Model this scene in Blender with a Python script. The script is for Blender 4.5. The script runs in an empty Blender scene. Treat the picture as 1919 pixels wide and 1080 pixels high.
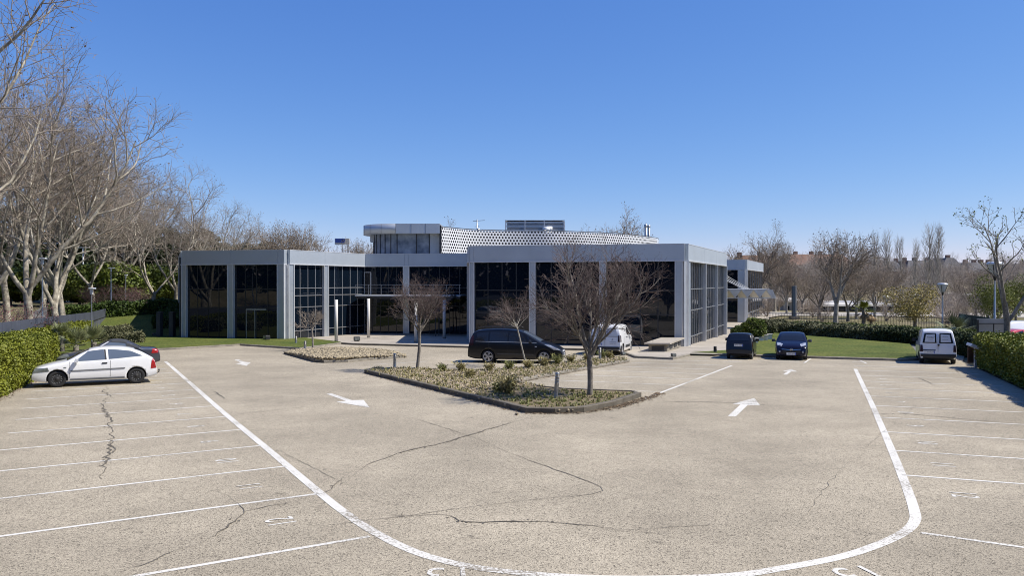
import bpy, bmesh, math, random
import numpy as np
from mathutils import Vector, Matrix
C = bpy.data.collections.new("place"); S = bpy.context.scene
S.collection.children.link(C)
PI = math.pi
F, CX, YH, EYE, K = 1430.0, 960.0, 528.0, 3.45, 0.0224   # focal length in px, centre, eye line, eye height, slope of the lot
FLAT = 70.0
rnd = random.Random(7)

def sst(a, b, x):
    t = min(1, max(0, (x - a) / (b - a))); return t * t * (3 - 2 * t)
def tz(x, y):                                    # height of the terrain
    z = -K * min(y, FLAT)
    d = (x + 25.2) * -.93 + (y - 37.5) * -.37    # metres beyond the boundary fence
    z += 1.9 * sst(64, 90, y) * sst(-24, -32, x)
    z += 3.2 * sst(11, 30, d) * sst(10, 40, y) * (1 - .4 * sst(64, 90, y))
    z += 5.0 * sst(140, 230, y) * sst(-30, 60, x)
    z += 9.0 * sst(240, 600, y)
    return z
def G(px, py):                                   # a point of the lot's surface from where it is seen in the photograph
    y = F * EYE / max(py - (YH + F * K), 1e-3)
    if y > FLAT or y < 0: y = (EYE + K * FLAT) * F / max(py - YH, 1)
    return Vector(((px - CX) / F * y, y, -K * min(y, FLAT)))
def W(px, py, y): return Vector(((px - CX) / F * y, y, EYE - (py - YH) / F * y))

# ------------------------------------------------------------------ materials
def nt(m):
    m.use_nodes = True; t = m.node_tree; return t, t.nodes, t.links
def mat(name, col, rough=.6, metal=0, var=.15, vscale=3, bump=0, bscale=40, col2=None, spec=.5, coat=0, island=0, fine=0, fscale=60, ior=None, detail=6):
    m = bpy.data.materials.new(name); t, N, L = nt(m); b = N['Principled BSDF']
    b.inputs['Roughness'].default_value = rough; b.inputs['Metallic'].default_value = metal
    b.inputs['Specular IOR Level'].default_value = spec
    if ior: b.inputs['IOR'].default_value = ior
    if coat: b.inputs['Coat Weight'].default_value = coat; b.inputs['Coat Roughness'].default_value = .04
    tc = N.new('ShaderNodeTexCoord'); no = N.new('ShaderNodeTexNoise')
    no.inputs['Scale'].default_value = vscale; no.inputs['Detail'].default_value = detail; no.inputs['Roughness'].default_value = .6
    L.new(tc.outputs['Object'], no.inputs['Vector'])
    mx = N.new('ShaderNodeMix'); mx.data_type = 'RGBA'
    c2 = col2 or tuple(c * (1 - 2 * var) for c in col)
    c1 = col if col2 else tuple(min(1, c * (1 + var)) for c in col)
    mx.inputs[6].default_value = (*c1, 1); mx.inputs[7].default_value = (*c2, 1)
    mr = N.new('ShaderNodeMapRange'); mr.inputs[1].default_value = .32; mr.inputs[2].default_value = .68
    L.new(no.outputs['Fac'], mr.inputs[0]); L.new(mr.outputs[0], mx.inputs[0])
    out = mx.outputs[2]
    if fine:
        n2 = N.new('ShaderNodeTexNoise'); n2.inputs['Scale'].default_value = fscale; n2.inputs['Detail'].default_value = 2
        L.new(tc.outputs['Object'], n2.inputs['Vector'])
        m2 = N.new('ShaderNodeMix'); m2.data_type = 'RGBA'; m2.blend_type = 'MULTIPLY'; m2.inputs[0].default_value = 1
        r2 = N.new('ShaderNodeMapRange'); r2.inputs[1].default_value = .3; r2.inputs[2].default_value = .7
        r2.inputs[3].default_value = 1 - fine; r2.inputs[4].default_value = 1 + fine
        L.new(n2.outputs['Fac'], r2.inputs[0]); L.new(out, m2.inputs[6]); L.new(r2.outputs[0], m2.inputs[7]); out = m2.outputs[2]
    if island:
        ge = N.new('ShaderNodeNewGeometry'); m2 = N.new('ShaderNodeMix'); m2.data_type = 'RGBA'; m2.blend_type = 'MULTIPLY'; m2.inputs[0].default_value = 1
        r2 = N.new('ShaderNodeMapRange'); r2.inputs[3].default_value = 1 - island; r2.inputs[4].default_value = 1 + island
        L.new(ge.outputs['Random Per Island'], r2.inputs[0]); L.new(out, m2.inputs[6]); L.new(r2.outputs[0], m2.inputs[7]); out = m2.outputs[2]
    L.new(out, b.inputs['Base Color'])
    if bump:
        n3 = N.new('ShaderNodeTexNoise'); n3.inputs['Scale'].default_value = bscale; n3.inputs['Detail'].default_value = 3
        L.new(tc.outputs['Object'], n3.inputs['Vector'])
        bp = N.new('ShaderNodeBump'); bp.inputs['Strength'].default_value = bump; bp.inputs['Distance'].default_value = .02
        L.new(n3.outputs['Fac'], bp.inputs['Height']); L.new(bp.outputs['Normal'], b.inputs['Normal'])
    return m

def asphalt_mat(name, lo, hi):
    m = bpy.data.materials.new(name); t, N, L = nt(m); b = N['Principled BSDF']
    b.inputs['Roughness'].default_value = .9; b.inputs['Specular IOR Level'].default_value = .25
    ge = N.new('ShaderNodeNewGeometry')
    vo = N.new('ShaderNodeTexVoronoi'); vo.inputs['Scale'].default_value = 60
    L.new(ge.outputs['Position'], vo.inputs['Vector'])
    sep = N.new('ShaderNodeSeparateColor'); L.new(vo.outputs['Color'], sep.inputs[0])
    cr = N.new('ShaderNodeValToRGB'); e = cr.color_ramp.elements
    e[0].position = 0; e[0].color = (*[c * .40 for c in lo], 1); e[1].position = 1; e[1].color = (*[c * 1.12 for c in hi], 1)
    for p, c in ((.14, lo), (.55, hi), (.8, tuple(c * .86 for c in hi))):
        k = e.new(p); k.color = (*c, 1)
    L.new(sep.outputs[0], cr.inputs[0])
    def mul(src, scale, a, bb, lo_=.3, hi_=.7, det=5, vec=None):
        n = N.new('ShaderNodeTexNoise'); n.inputs['Scale'].default_value = scale; n.inputs['Detail'].default_value = det; n.inputs['Roughness'].default_value = .62
        L.new(vec or ge.outputs['Position'], n.inputs['Vector'])
        r = N.new('ShaderNodeMapRange'); r.inputs[1].default_value = lo_; r.inputs[2].default_value = hi_; r.inputs[3].default_value = a; r.inputs[4].default_value = bb
        L.new(n.outputs['Fac'], r.inputs[0])
        x = N.new('ShaderNodeMix'); x.data_type = 'RGBA'; x.blend_type = 'MULTIPLY'; x.inputs[0].default_value = 1
        L.new(src, x.inputs[6]); L.new(r.outputs[0], x.inputs[7]); return x.outputs[2]
    o = mul(cr.outputs[0], .16, .76, 1.14); o = mul(o, .55, .90, 1.06); o = mul(o, 1.9, .93, 1.05); o = mul(o, 22, .84, 1.12, det=3)
    o = mul(o, 2.7, .62, 1, .26, .36)                     # small dark oil spots
    L.new(o, b.inputs['Base Color'])
    bp = N.new('ShaderNodeBump'); bp.inputs['Strength'].default_value = .5; bp.inputs['Distance'].default_value = .012
    L.new(vo.outputs['Distance'], bp.inputs['Height']); L.new(bp.outputs['Normal'], b.inputs['Normal'])
    return m
def paint_mat(name, wear):
    m = bpy.data.materials.new(name); t, N, L = nt(m); b = N['Principled BSDF']; b.inputs['Roughness'].default_value = .75
    ge = N.new('ShaderNodeNewGeometry')
    n = N.new('ShaderNodeTexNoise'); n.inputs['Scale'].default_value = 28; n.inputs['Detail'].default_value = 4; n.inputs['Roughness'].default_value = .7
    n1 = N.new('ShaderNodeTexNoise'); n1.inputs['Scale'].default_value = .6; n1.inputs['Detail'].default_value = 3
    L.new(ge.outputs['Position'], n.inputs['Vector']); L.new(ge.outputs['Position'], n1.inputs['Vector'])
    ad = N.new('ShaderNodeMath'); ad.operation = 'MULTIPLY_ADD'; ad.inputs[1].default_value = .6; L.new(n1.outputs['Fac'], ad.inputs[0]); L.new(n.outputs['Fac'], ad.inputs[2])
    r = N.new('ShaderNodeMapRange'); r.inputs[1].default_value = wear; r.inputs[2].default_value = wear + .1; L.new(ad.outputs[0], r.inputs[0])
    x = N.new('ShaderNodeMix'); x.data_type = 'RGBA'; x.inputs[6].default_value = (.23, .2, .15, 1); x.inputs[7].default_value = (.60, .58, .52, 1)
    L.new(r.outputs[0], x.inputs[0]); L.new(x.outputs[2], b.inputs['Base Color']); return m

M = dict(
    asphalt=asphalt_mat('bleached_asphalt', (.249, .216, .160), (.435, .380, .283)),
    crack=mat('crack', (.14, .122, .092), .95, vscale=14, var=.3),
    seam=mat('seam', (.19, .165, .125), .95, vscale=14, var=.3),
    paint=paint_mat('road_paint', .66), paint_thin=paint_mat('road_paint_worn', .64), paint_faint=paint_mat('road_paint_faint', .84),
    kerb=mat('kerb_concrete', (.25, .225, .18), .9, vscale=2.2, var=.16, fine=.25, fscale=70, bump=.3, bscale=60),
    kerb_dark=mat('kerb_shade_tone', (.125, .108, .08), .9, vscale=2.2, var=.2, fine=.3, fscale=60, bump=.3, bscale=60),  # darker kerb copy; shade on the kerb faces is put into the colour
    paving=mat('paving_concrete', (.36, .32, .26), .85, vscale=.7, var=.09, fine=.12, fscale=40),
    joint=mat('paving_joint', (.09, .08, .065), .9),
    lawn=mat('lawn_turf', (.115, .125, .03), .95, vscale=.45, col2=(.062, .088, .018), fine=.5, fscale=7, bump=1, bscale=22, spec=.15),
    earth=mat('dry_earth', (.22, .185, .12), .95, vscale=.25, col2=(.12, .115, .05), fine=.35, fscale=4, bump=.6, bscale=8, spec=.1),
    road=mat('street_asphalt', (.13, .125, .115), .9, vscale=.4, var=.12, fine=.15, fscale=20),
    walk=mat('pale_footway', (.42, .385, .33), .9, vscale=.5, var=.1, fine=.1),
    soil=mat('planter_soil', (.20, .15, .09), .95, vscale=2, col2=(.13, .105, .05), fine=.4, fscale=25, bump=.8, bscale=30),
    stone=mat('gravel_stone', (.31, .255, .17), .9, vscale=.8, var=.12, island=.35),
    panel=mat('aluminium_panel', (.50, .54, .57), .58, metal=.65, vscale=.5, var=.03, spec=.5),
    pil=mat('pilaster_metal', (.48, .52, .55), .48, metal=.65, vscale=.7, var=.04),
    trim=mat('pale_metal_trim', (.62, .63, .64), .35, metal=.3, vscale=2, var=.04),
    mull=mat('mullion_metal', (.36, .37, .385), .35, metal=.5, vscale=2, var=.05),
    mulld=mat('dark_mullion', (.018, .02, .024), .4, vscale=2, var=.05),
    white=mat('white_coated_metal', (.66, .67, .67), .45, vscale=.8, var=.03),
    whitepost=mat('white_post_paint', (.60, .58, .54), .5, vscale=1.5, var=.05),
    dark=mat('dark_metal', (.02, .021, .024), .5, vscale=2, var=.1),
    charcoal=mat('charcoal_cladding', (.035, .038, .045), .55, vscale=2, var=.1),
    shade=mat('roof_plant_shade', (.016, .018, .024), .7, vscale=2, var=.1),  # near-black: shade behind the roof screen put into the colour
    roofg=mat('roof_gravel', (.32, .31, .29), .9, vscale=1, var=.1, fine=.2),
    steel=mat('brushed_steel', (.42, .41, .385), .32, metal=.75, vscale=8, var=.1),
    fence=mat('boundary_fence_panel', (.075, .084, .11), .6, vscale=.6, var=.1),
    fence_lo=mat('boundary_fence_lower', (.10, .108, .135), .6, vscale=.5, var=.12),
    hedge=mat('yellow_green_hedge_leaf', (.185, .195, .016), .55, vscale=.9, col2=(.11, .135, .013), island=.28, spec=.3),  # yellow-green of the leaf itself
    hedgein=mat('hedge_inner_shade', (.018, .024, .006), .9, vscale=3, var=.2),  # the shade inside hedges and bushes, painted as a near-black green
    hedge2=mat('green_hedge_leaf', (.085, .125, .022), .55, vscale=.7, col2=(.04, .07, .012), island=.4, spec=.3),
    hedged=mat('dark_hedge_leaf', (.048, .062, .02), .6, vscale=.7, col2=(.028, .042, .014), island=.4, spec=.2),
    hedger=mat('brownish_hedge_leaf', (.17, .165, .09), .6, vscale=.7, col2=(.10, .105, .05), island=.4, spec=.2),
    ever=mat('evergreen_leaf', (.036, .05, .016), .6, vscale=.35, col2=(.018, .03, .01), island=.45, spec=.25),
    ivy=mat('ivy_leaf', (.15, .18, .028), .5, vscale=.4, col2=(.07, .095, .018), island=.45, spec=.3),
    olive=mat('young_yellow_leaf', (.33, .27, .075), .6, vscale=.5, col2=(.25, .2, .06), island=.35, spec=.2),
    lime=mat('fresh_green_leaf', (.21, .225, .05), .6, vscale=.5, col2=(.12, .14, .03), island=.35, spec=.2),
    palm=mat('palm_frond', (.19, .21, .09), .5, vscale=2, var=.2, island=.3),
    deadfrond=mat('dry_frond', (.28, .19, .09), .8, vscale=2, var=.2, island=.3),
    drygrass=mat('dry_tuft', (.34, .28, .13), .8, vscale=1.2, col2=(.2, .19, .06), island=.35),
    weed=mat('weed_leaf', (.125, .155, .03), .7, vscale=1.5, col2=(.24, .215, .08), island=.4),
    bark=mat('plane_bark', (.46, .42, .33), .85, vscale=2.6, col2=(.15, .125, .09), fine=.3, fscale=9, detail=3),
    barkg=mat('grey_bark', (.22, .195, .16), .9, vscale=3, var=.25, fine=.25, fscale=14),
    barkw=mat('pale_bark', (.40, .37, .31), .85, vscale=2.4, col2=(.2, .18, .145), fine=.2, fscale=14),
    twig=mat('plane_twig', (.30, .25, .195), .9, vscale=.5, col2=(.215, .175, .135), island=.3),
    twigr=mat('reddish_twig', (.135, .10, .086), .9, vscale=.8, col2=(.095, .072, .064), island=.3),
    twigp=mat('poplar_twig', (.36, .325, .275), .9, vscale=.5, col2=(.24, .215, .18), island=.3),
    twigb=mat('brown_wood_twig', (.36, .285, .225), .9, vscale=.05, col2=(.33, .30, .265), island=.35),
    bud=mat('red_bud', (.17, .075, .05), .8, vscale=1, var=.2, island=.4),
    plum=mat('plum_bud', (.15, .055, .06), .8, vscale=1, var=.2, island=.4),
    seed=mat('plane_seed', (.20, .135, .085), .9, vscale=1, var=.2, island=.4),
    brick=mat('far_brick', (.27, .145, .095), .9, vscale=.3, var=.1, fine=.15, fscale=3),
    brick2=mat('far_brown_brick', (.26, .155, .11), .9, vscale=.3, var=.1, fine=.15, fscale=3),
    slate=mat('slate_roof', (.085, .085, .095), .8, vscale=.5, var=.12),
    tile=mat('clay_roof', (.20, .115, .08), .9, vscale=.5, var=.15),
    render=mat('white_render', (.5, .48, .44), .85, vscale=.3, var=.06),
    blue=mat('blue_sign', (.02, .06, .28), .5, vscale=1, var=.1),
    pylon=mat('pylon_face', (.075, .11, .15), .4, vscale=1, var=.05),
    wood=mat('brown_board', (.12, .065, .04), .8, vscale=4, var=.2),
    green_mesh=mat('green_screen', (.028, .05, .036), .8, vscale=1, var=.2),
    lampglass=mat('lamp_bowl', (.55, .56, .54), .25, vscale=3, var=.03),
    cabin=mat('cabin_grey', (.24, .245, .25), .7, vscale=1, var=.08), screenleaf=mat('shaded_leaf', (.016, .022, .012), .9, vscale=.4, var=.2, spec=.05),
    litter=mat('dead_leaf', (.13, .09, .05), .9, vscale=2, var=.2, island=.5),
    stoned=mat('dull_gravel', (.28, .232, .15), .9, vscale=.8, var=.12, island=.35),
    curtain=mat('curtained_pane', (.30, .35, .42), .3, vscale=1.2, col2=(.10, .13, .18)),
)
def glass_mat(name, col, rough=.015, ior=1.5):
    m = bpy.data.materials.new(name); t, N, L = nt(m); b = N['Principled BSDF']
    b.inputs['Base Color'].default_value = (*col, 1); b.inputs['Roughness'].default_value = rough; b.inputs['IOR'].default_value = ior
    ge = N.new('ShaderNodeNewGeometry'); n = N.new('ShaderNodeTexNoise'); n.inputs['Scale'].default_value = .45; n.inputs['Detail'].default_value = 1
    L.new(ge.outputs['Position'], n.inputs['Vector'])
    bp = N.new('ShaderNodeBump'); bp.inputs['Strength'].default_value = .06; bp.inputs['Distance'].default_value = .1
    L.new(n.outputs['Fac'], bp.inputs['Height']); L.new(bp.outputs['Normal'], b.inputs['Normal'])
    return m
M['glass'] = glass_mat('solar_glass', (.004, .008, .015))
M['carglass'] = glass_mat('car_glass', (.012, .014, .018), .03, 1.6)
M['carglass_pale'] = glass_mat('car_glass_pale', (.10, .125, .165), .04, 1.6)  # blue-grey base stands in for sky seen through the opaque windows
def paintm(name, col, rough=.35, metal=0): return mat(name, col, rough, metal, var=.03, vscale=1.5, coat=.35 if max(col) < .02 else .8, spec=.35 if max(col) < .02 else .5)
M.update(cwhite=paintm('white_car_paint', (.78, .78, .77)), cblack=paintm('black_car_paint', (.006, .0065, .009), .3), cnavy=mat('navy_car_paint', (.005, .006, .022), .25, var=.03, vscale=1.5, spec=.35),
         cdark=paintm('near_black_car_paint', (.006, .0065, .010), .3), csilver=paintm('grey_car_paint', (.07, .075, .09), metal=.5), ctop=mat('fabric_soft_top', (.045, .048, .055), .9, vscale=20, var=.1),
         cred=paintm('red_car_paint', (.45, .02, .02)), cblue=paintm('blue_car_paint', (.02, .09, .42)),
         rubber=mat('tyre_rubber', (.018, .018, .019), .85, vscale=6, var=.1), steelrim=mat('black_steel_rim', (.022, .021, .02), .6, vscale=6, var=.2),
         alloy=mat('alloy_rim', (.55, .55, .56), .3, metal=.7, vscale=6, var=.05), plastic=mat('black_plastic', (.02, .021, .023), .6, vscale=6, var=.1),
         grey_plastic=mat('grey_plastic', (.16, .165, .17), .6, vscale=6, var=.1),
         lampc=mat('clear_lamp', (.55, .57, .6), .12, metal=.4, vscale=6, var=.25), lampd=mat('dull_lamp', (.22, .24, .23), .15, metal=.3, vscale=6, var=.25),
         lampr=mat('red_lamp', (.35, .02, .02), .2, vscale=6, var=.2), lampk=mat('smoked_lamp', (.04, .012, .014), .2, vscale=6, var=.2), plate=mat('number_plate', (.7, .7, .68), .5, vscale=6, var=.03),
         blueink=mat('blue_lettering', (.05, .09, .42), .5, vscale=3, var=.05), greyink=mat('grey_lettering', (.10, .11, .14), .5, vscale=3, var=.05), chrome=mat('chrome', (.6, .6, .6), .12, metal=1, vscale=5, var=.02))

# ------------------------------------------------------------------ mesh tools
OFF = {}
def tag(o, label=None, cat=None, group=None, kind=None):
    if label: o['label'] = label
    if cat: o['category'] = cat
    if group: o['group'] = group
    if kind: o['kind'] = kind
    return o
def empty(name, loc, rz=0, label=None, cat=None, group=None):
    o = bpy.data.objects.new(name, None); C.objects.link(o); o.location = loc; o.rotation_euler = (0, 0, rz); o.empty_display_size = .2
    OFF[o] = Vector(loc); return tag(o, label, cat, group)
class MB:
    def __init__(s): s.v = []; s.f = []; s.sm = []
    def quad(s, a, b, c, d, smooth=False):
        n = len(s.v); s.v += [tuple(a), tuple(b), tuple(c), tuple(d)]; s.f.append((n, n+1, n+2, n+3)); s.sm.append(smooth)
    def poly(s, pts, smooth=False):
        n = len(s.v); s.v += [tuple(p) for p in pts]; s.f.append(tuple(range(n, n + len(pts)))); s.sm.append(smooth)
    def hexa(s, c):
        n = len(s.v); s.v += [tuple(p) for p in c]
        for f in ((0,3,2,1),(4,5,6,7),(0,1,5,4),(1,2,6,5),(2,3,7,6),(3,0,4,7)): s.f.append(tuple(n+i for i in f)); s.sm.append(False)
    def box(s, c, d, rz=0):
        co, si = math.cos(rz), math.sin(rz); x, y, z = (k / 2 for k in d); p = []
        for zz in (-z, z):
            for (a, b) in ((-x,-y),(x,-y),(x,y),(-x,y)): p.append((c[0] + a*co - b*si, c[1] + a*si + b*co, c[2] + zz))
        s.hexa(p)
    def beam(s, p0, p1, w, h, up=(0, 0, 1)):
        p0, p1 = Vector(p0), Vector(p1); d = (p1 - p0).normalized(); u = Vector(up)
        if abs(d.dot(u)) > .98: u = Vector((0, 1, 0))
        r = d.cross(u).normalized() * w / 2; t = r.cross(d).normalized() * h / 2
        s.hexa([p0 - r - t, p0 + r - t, p0 + r + t, p0 - r + t, p1 - r - t, p1 + r - t, p1 + r + t, p1 - r + t])
    def tube(s, pts, rad, n=8, cap=True, smooth=True):
        pts = [Vector(p) for p in pts]; base = len(s.v); m = len(pts)
        for i, p in enumerate(pts):
            d = (pts[min(i+1, m-1)] - pts[max(i-1, 0)])
            if d.length < 1e-9: d = Vector((0, 0, 1))
            d.normalize(); u = Vector((1, 0, 0)) if abs(d.x) < .7 else Vector((0, 1, 0))
            a = d.cross(u).normalized(); b = d.cross(a); r = rad[i] if isinstance(rad, (list, tuple)) else rad
            for k in range(n):
                t = 2 * PI * k / n; s.v.append(tuple(p + a * (math.cos(t) * r) + b * (math.sin(t) * r)))
        for i in range(m - 1):
            for k in range(n):
                k2 = (k + 1) % n; s.f.append((base+i*n+k, base+i*n+k2, base+(i+1)*n+k2, base+(i+1)*n+k)); s.sm.append(smooth)
        if cap:
            s.f.append(tuple(base + k for k in range(n - 1, -1, -1))); s.sm.append(False)
            s.f.append(tuple(base + (m-1)*n + k for k in range(n))); s.sm.append(False)
    def lathe(s, prof, n=20, c=(0, 0, 0), axis='z', smooth=True):
        base = len(s.v); m = len(prof)
        for (r, h) in prof:
            for k in range(n):
                t = 2*PI*k/n; a, b = r*math.cos(t), r*math.sin(t)
                p = (a, b, h) if axis == 'z' else (a, h, b)
                s.v.append((c[0]+p[0], c[1]+p[1], c[2]+p[2]))
        for i in range(m-1):
            for k in range(n):
                k2 = (k+1) % n; s.f.append((base+i*n+k, base+i*n+k2, base+(i+1)*n+k2, base+(i+1)*n+k)); s.sm.append(smooth)
    def prism(s, pts, z0, z1):            # pts: xy list; z0/z1 numbers or functions
        n = len(pts); b = len(s.v); g = lambda z, p: z(p[0], p[1]) if callable(z) else z
        s.v += [(p[0], p[1], g(z0, p)) for p in pts] + [(p[0], p[1], g(z1, p)) for p in pts]
        for i in range(n):
            j = (i+1) % n; s.f.append((b+i, b+j, b+n+j, b+n+i)); s.sm.append(False)
        s.f.append(tuple(b+n+i for i in range(n))); s.sm.append(False); s.f.append(tuple(b+i for i in range(n-1, -1, -1))); s.sm.append(False)
    def build(s, name, m, parent=None, local=False, fix=False):
        me = bpy.data.meshes.new(name); vs = s.v
        if parent is not None and not local:
            o = OFF[parent]; vs = [(a-o.x, b-o.y, c-o.z) for a, b, c in vs]
        me.from_pydata(vs, [], s.f); me.polygons.foreach_set('use_smooth', s.sm)
        if fix:
            bm = bmesh.new(); bm.from_mesh(me); bmesh.ops.recalc_face_normals(bm, faces=bm.faces[:]); bm.to_mesh(me); bm.free()
        if isinstance(m, (list, tuple)):
            for k in m: me.materials.append(k)
        else: me.materials.append(m)
        ob = bpy.data.objects.new(name, me); C.objects.link(ob)
        if parent is not None: ob.parent = parent; OFF[ob] = OFF[parent]
        else: OFF[ob] = Vector((0, 0, 0))
        return ob
def np_mesh(name, V, Fq, m, parent=None, loc=None):   # many quads / triangles at once
    me = bpy.data.meshes.new(name); k = Fq.shape[1]
    me.vertices.add(len(V)); me.vertices.foreach_set('co', V.astype(np.float32).ravel())
    me.loops.add(Fq.size); me.loops.foreach_set('vertex_index', Fq.astype(np.int32).ravel())
    me.polygons.add(len(Fq)); me.polygons.foreach_set('loop_start', np.arange(0, Fq.size, k, dtype=np.int32))
    me.update(calc_edges=True); me.materials.append(m)
    ob = bpy.data.objects.new(name, me); C.objects.link(ob)
    if parent is not None: ob.parent = parent
    if loc is not None: ob.location = loc
    return ob
def copy_tree(o, parent=None):
    c = o.copy(); C.objects.link(c)
    if parent is not None: c.parent = parent; c.matrix_parent_inverse = o.matrix_parent_inverse
    for ch in list(o.children): copy_tree(ch, c)
    return c
def smooth_poly(pts, n=6):               # Catmull-Rom through points
    P = [Vector(p) for p in pts]; out = []
    for i in range(len(P) - 1):
        a = P[max(i-1, 0)]; b = P[i]; c = P[i+1]; d = P[min(i+2, len(P)-1)]
        for k in range(n):
            t = k / n; out.append(.5 * ((2*b) + (c-a)*t + (2*a-5*b+4*c-d)*t*t + (3*b-a-3*c+d)*t**3))
    out.append(P[-1]); return out
def sheet(name, pts, dz, m, step=0, skirt=0):
    bm = bmesh.new(); vs = [bm.verts.new((p[0], p[1], 0)) for p in pts]; bm.faces.new(vs).normal_update()
    xs = [p[0] for p in pts]; ys = [p[1] for p in pts]
    cuts = [((0, FLAT, 0), (0, 1, 0))] if min(ys) < FLAT < max(ys) else []
    if step:
        cuts += [((0, y, 0), (0, 1, 0)) for y in np.arange(math.ceil(min(ys)/step)*step, max(ys), step)]
        cuts += [((x, 0, 0), (1, 0, 0)) for x in np.arange(math.ceil(min(xs)/step)*step, max(xs), step)]
    for co, no in cuts: bmesh.ops.bisect_plane(bm, geom=bm.verts[:] + bm.edges[:] + bm.faces[:], plane_co=co, plane_no=no)
    bmesh.ops.triangulate(bm, faces=bm.faces[:])
    for v in bm.verts: v.co.z = tz(v.co.x, v.co.y) + dz
    for f in bm.faces:
        f.normal_update()
        if f.normal.z < 0: f.normal_flip()
    me = bpy.data.meshes.new(name); bm.to_mesh(me); bm.free(); me.materials.append(m)
    o = bpy.data.objects.new(name, me); C.objects.link(o); o['kind'] = 'structure'; return o
def ribbon(mb, pts, w, dz, jitter=0, wj=0, r=rnd):
    P = [Vector((p[0], p[1], 0)) for p in pts]; L = []; R = []
    for i, p in enumerate(P):
        d = (P[min(i+1, len(P)-1)] - P[max(i-1, 0)]).normalized(); n = Vector((-d.y, d.x, 0))
        ww = (w[i] if isinstance(w, list) else w) * (1 + r.uniform(-wj, wj)) / 2; q = p + n * r.uniform(-jitter, jitter)
        for s_, out in ((1, L), (-1, R)):
            e = q + n * ww * s_; out.append((e.x, e.y, tz(e.x, e.y) + dz))
    b = len(mb.v); k = len(P)
    mb.v += L + R
    for i in range(k-1): mb.f.append((b+i, b+k+i, b+k+i+1, b+i+1)); mb.sm.append(False)
def kerb(name, pts, m, w=.16, h=.14, base=0, seg=1.0):      # row of kerb stones, outer edge on pts
    mb = MB(); acc = []
    P = [Vector((p[0], p[1], 0)) for p in pts]
    for a, b in zip(P, P[1:]):
        L = (b-a).length; n = max(1, round(L/seg)); d = (b-a)/n; nn = Vector((-d.y, d.x, 0)).normalized() * w
        for i in range(n):
            p, q = a + d*i, a + d*(i+1); g = d.normalized()*.006; p, q = p+g, q-g
            c = 0.018
            zb, zt_ = lambda v: tz(v.x, v.y) + base - .05, lambda v: tz(v.x, v.y) + base + h + rnd.uniform(-.004, .004)
            ring = []
            for v in (p, q):
                ring.append([(v.x, v.y, zb(v)), (v.x, v.y, zt_(v) - c), (v.x+nn.x*.12, v.y+nn.y*.12, zt_(v)), (v.x+nn.x, v.y+nn.y, zt_(v)), (v.x+nn.x, v.y+nn.y, zb(v))])
            o = len(mb.v); mb.v += ring[0] + ring[1]
            for k in range(4): mb.f.append((o+k, o+k+1, o+5+k+1, o+5+k)); mb.sm.append(False)
            mb.f.append((o, o+1, o+2, o+3, o+4)); mb.f.append((o+9, o+8, o+7, o+6, o+5)); mb.sm += [False, False]
    o = mb.build(name, m, fix=True); o['kind'] = 'structure'; return o

def text_mesh(name, txt, size, m, shear=0, spacing=1, ext=0):
    cu = bpy.data.curves.new(name, 'FONT'); cu.body = txt; cu.size = size; cu.align_x = 'CENTER'; cu.align_y = 'CENTER'; cu.extrude = ext; cu.shear = shear; cu.space_character = spacing; cu.resolution_u = 4
    t = bpy.data.objects.new(name, cu); C.objects.link(t); bpy.context.view_layer.update(); dg = bpy.context.evaluated_depsgraph_get()
    me = bpy.data.meshes.new_from_object(t.evaluated_get(dg)); bpy.data.objects.remove(t); bpy.data.curves.remove(cu)
    me.materials.clear(); me.materials.append(m); o = bpy.data.objects.new(name, me); C.objects.link(o); return o
# leaves: n quads scattered at points (numpy)
def leaf_quads(P, size, rng, flat=.0, aspect=1.6):
    n = len(P); d = rng.normal(size=(n, 3)); d[:, 2] *= (1 - flat); d /= np.linalg.norm(d, axis=1)[:, None] + 1e-9
    e = rng.normal(size=(n, 3)); e -= d * (e*d).sum(1)[:, None]; e /= np.linalg.norm(e, axis=1)[:, None] + 1e-9
    s = size * rng.uniform(.6, 1.3, n)[:, None]; a = d*s*.5*aspect; b = e*s*.5
    V = np.stack([P-a, P+b*.9-a*.1, P+a, P-b*.9-a*.1], 1).reshape(-1, 3); return V, np.arange(4*n).reshape(-1, 4)
# ------------------------------------------------------------------ ground
def terrain():
    xs = sorted(set([-1500, -900, -500, -300, -200, -150, -120] + list(range(-100, 101, 3)) + [120, 150, 200, 300, 500, 900, 1500]))
    ys = sorted(set([-400, -200, -100, -60, -40] + list(range(-30, 70, 4)) + [70] + list(range(73, 160, 4)) + [170, 190, 210, 230, 260, 300, 400, 600, 1000, 2500]))
    V = [(x, y, tz(x, y) - .06) for y in ys for x in xs]; n = len(xs)
    Fc = [(j*n+i, j*n+i+1, (j+1)*n+i+1, (j+1)*n+i) for j in range(len(ys)-1) for i in range(n-1)]
    me = bpy.data.meshes.new('ground'); me.from_pydata(V, [], Fc); me.materials.append(M['earth'])
    for p in me.polygons: p.use_smooth = True
    o = bpy.data.objects.new('ground', me); C.objects.link(o); o['kind'] = 'structure'
terrain()
LD = Vector((-.37, .93, 0))                            # the hedge and fence on the left run this way
RD = Vector((.385, .923, 0))                           # and on the right this way
HL = Vector((-17.7, 26.2, 0)); HR = Vector((19.4, 29.0, 0))
lot = [(HL + LD*t)[:2] for t in (-13, 12.5)] + [(-33, 63.5), (14, 62), (31, 52)] + [(HR + RD*t)[:2] for t in (14, 9, -17)] + [(13, -14), (-13, -14)]
sheet('parking_lot', [tuple(p) for p in lot], .0, M['asphalt'], step=8)
g2 = lambda L: [tuple(G(*p)[:2]) for p in L]
def marks(name, lines, m, dz=.005):
    mb = MB()
    for pts, w in lines: ribbon(mb, pts, w, dz)
    o = mb.build(name, m); o['kind'] = 'structure'; return o
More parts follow.
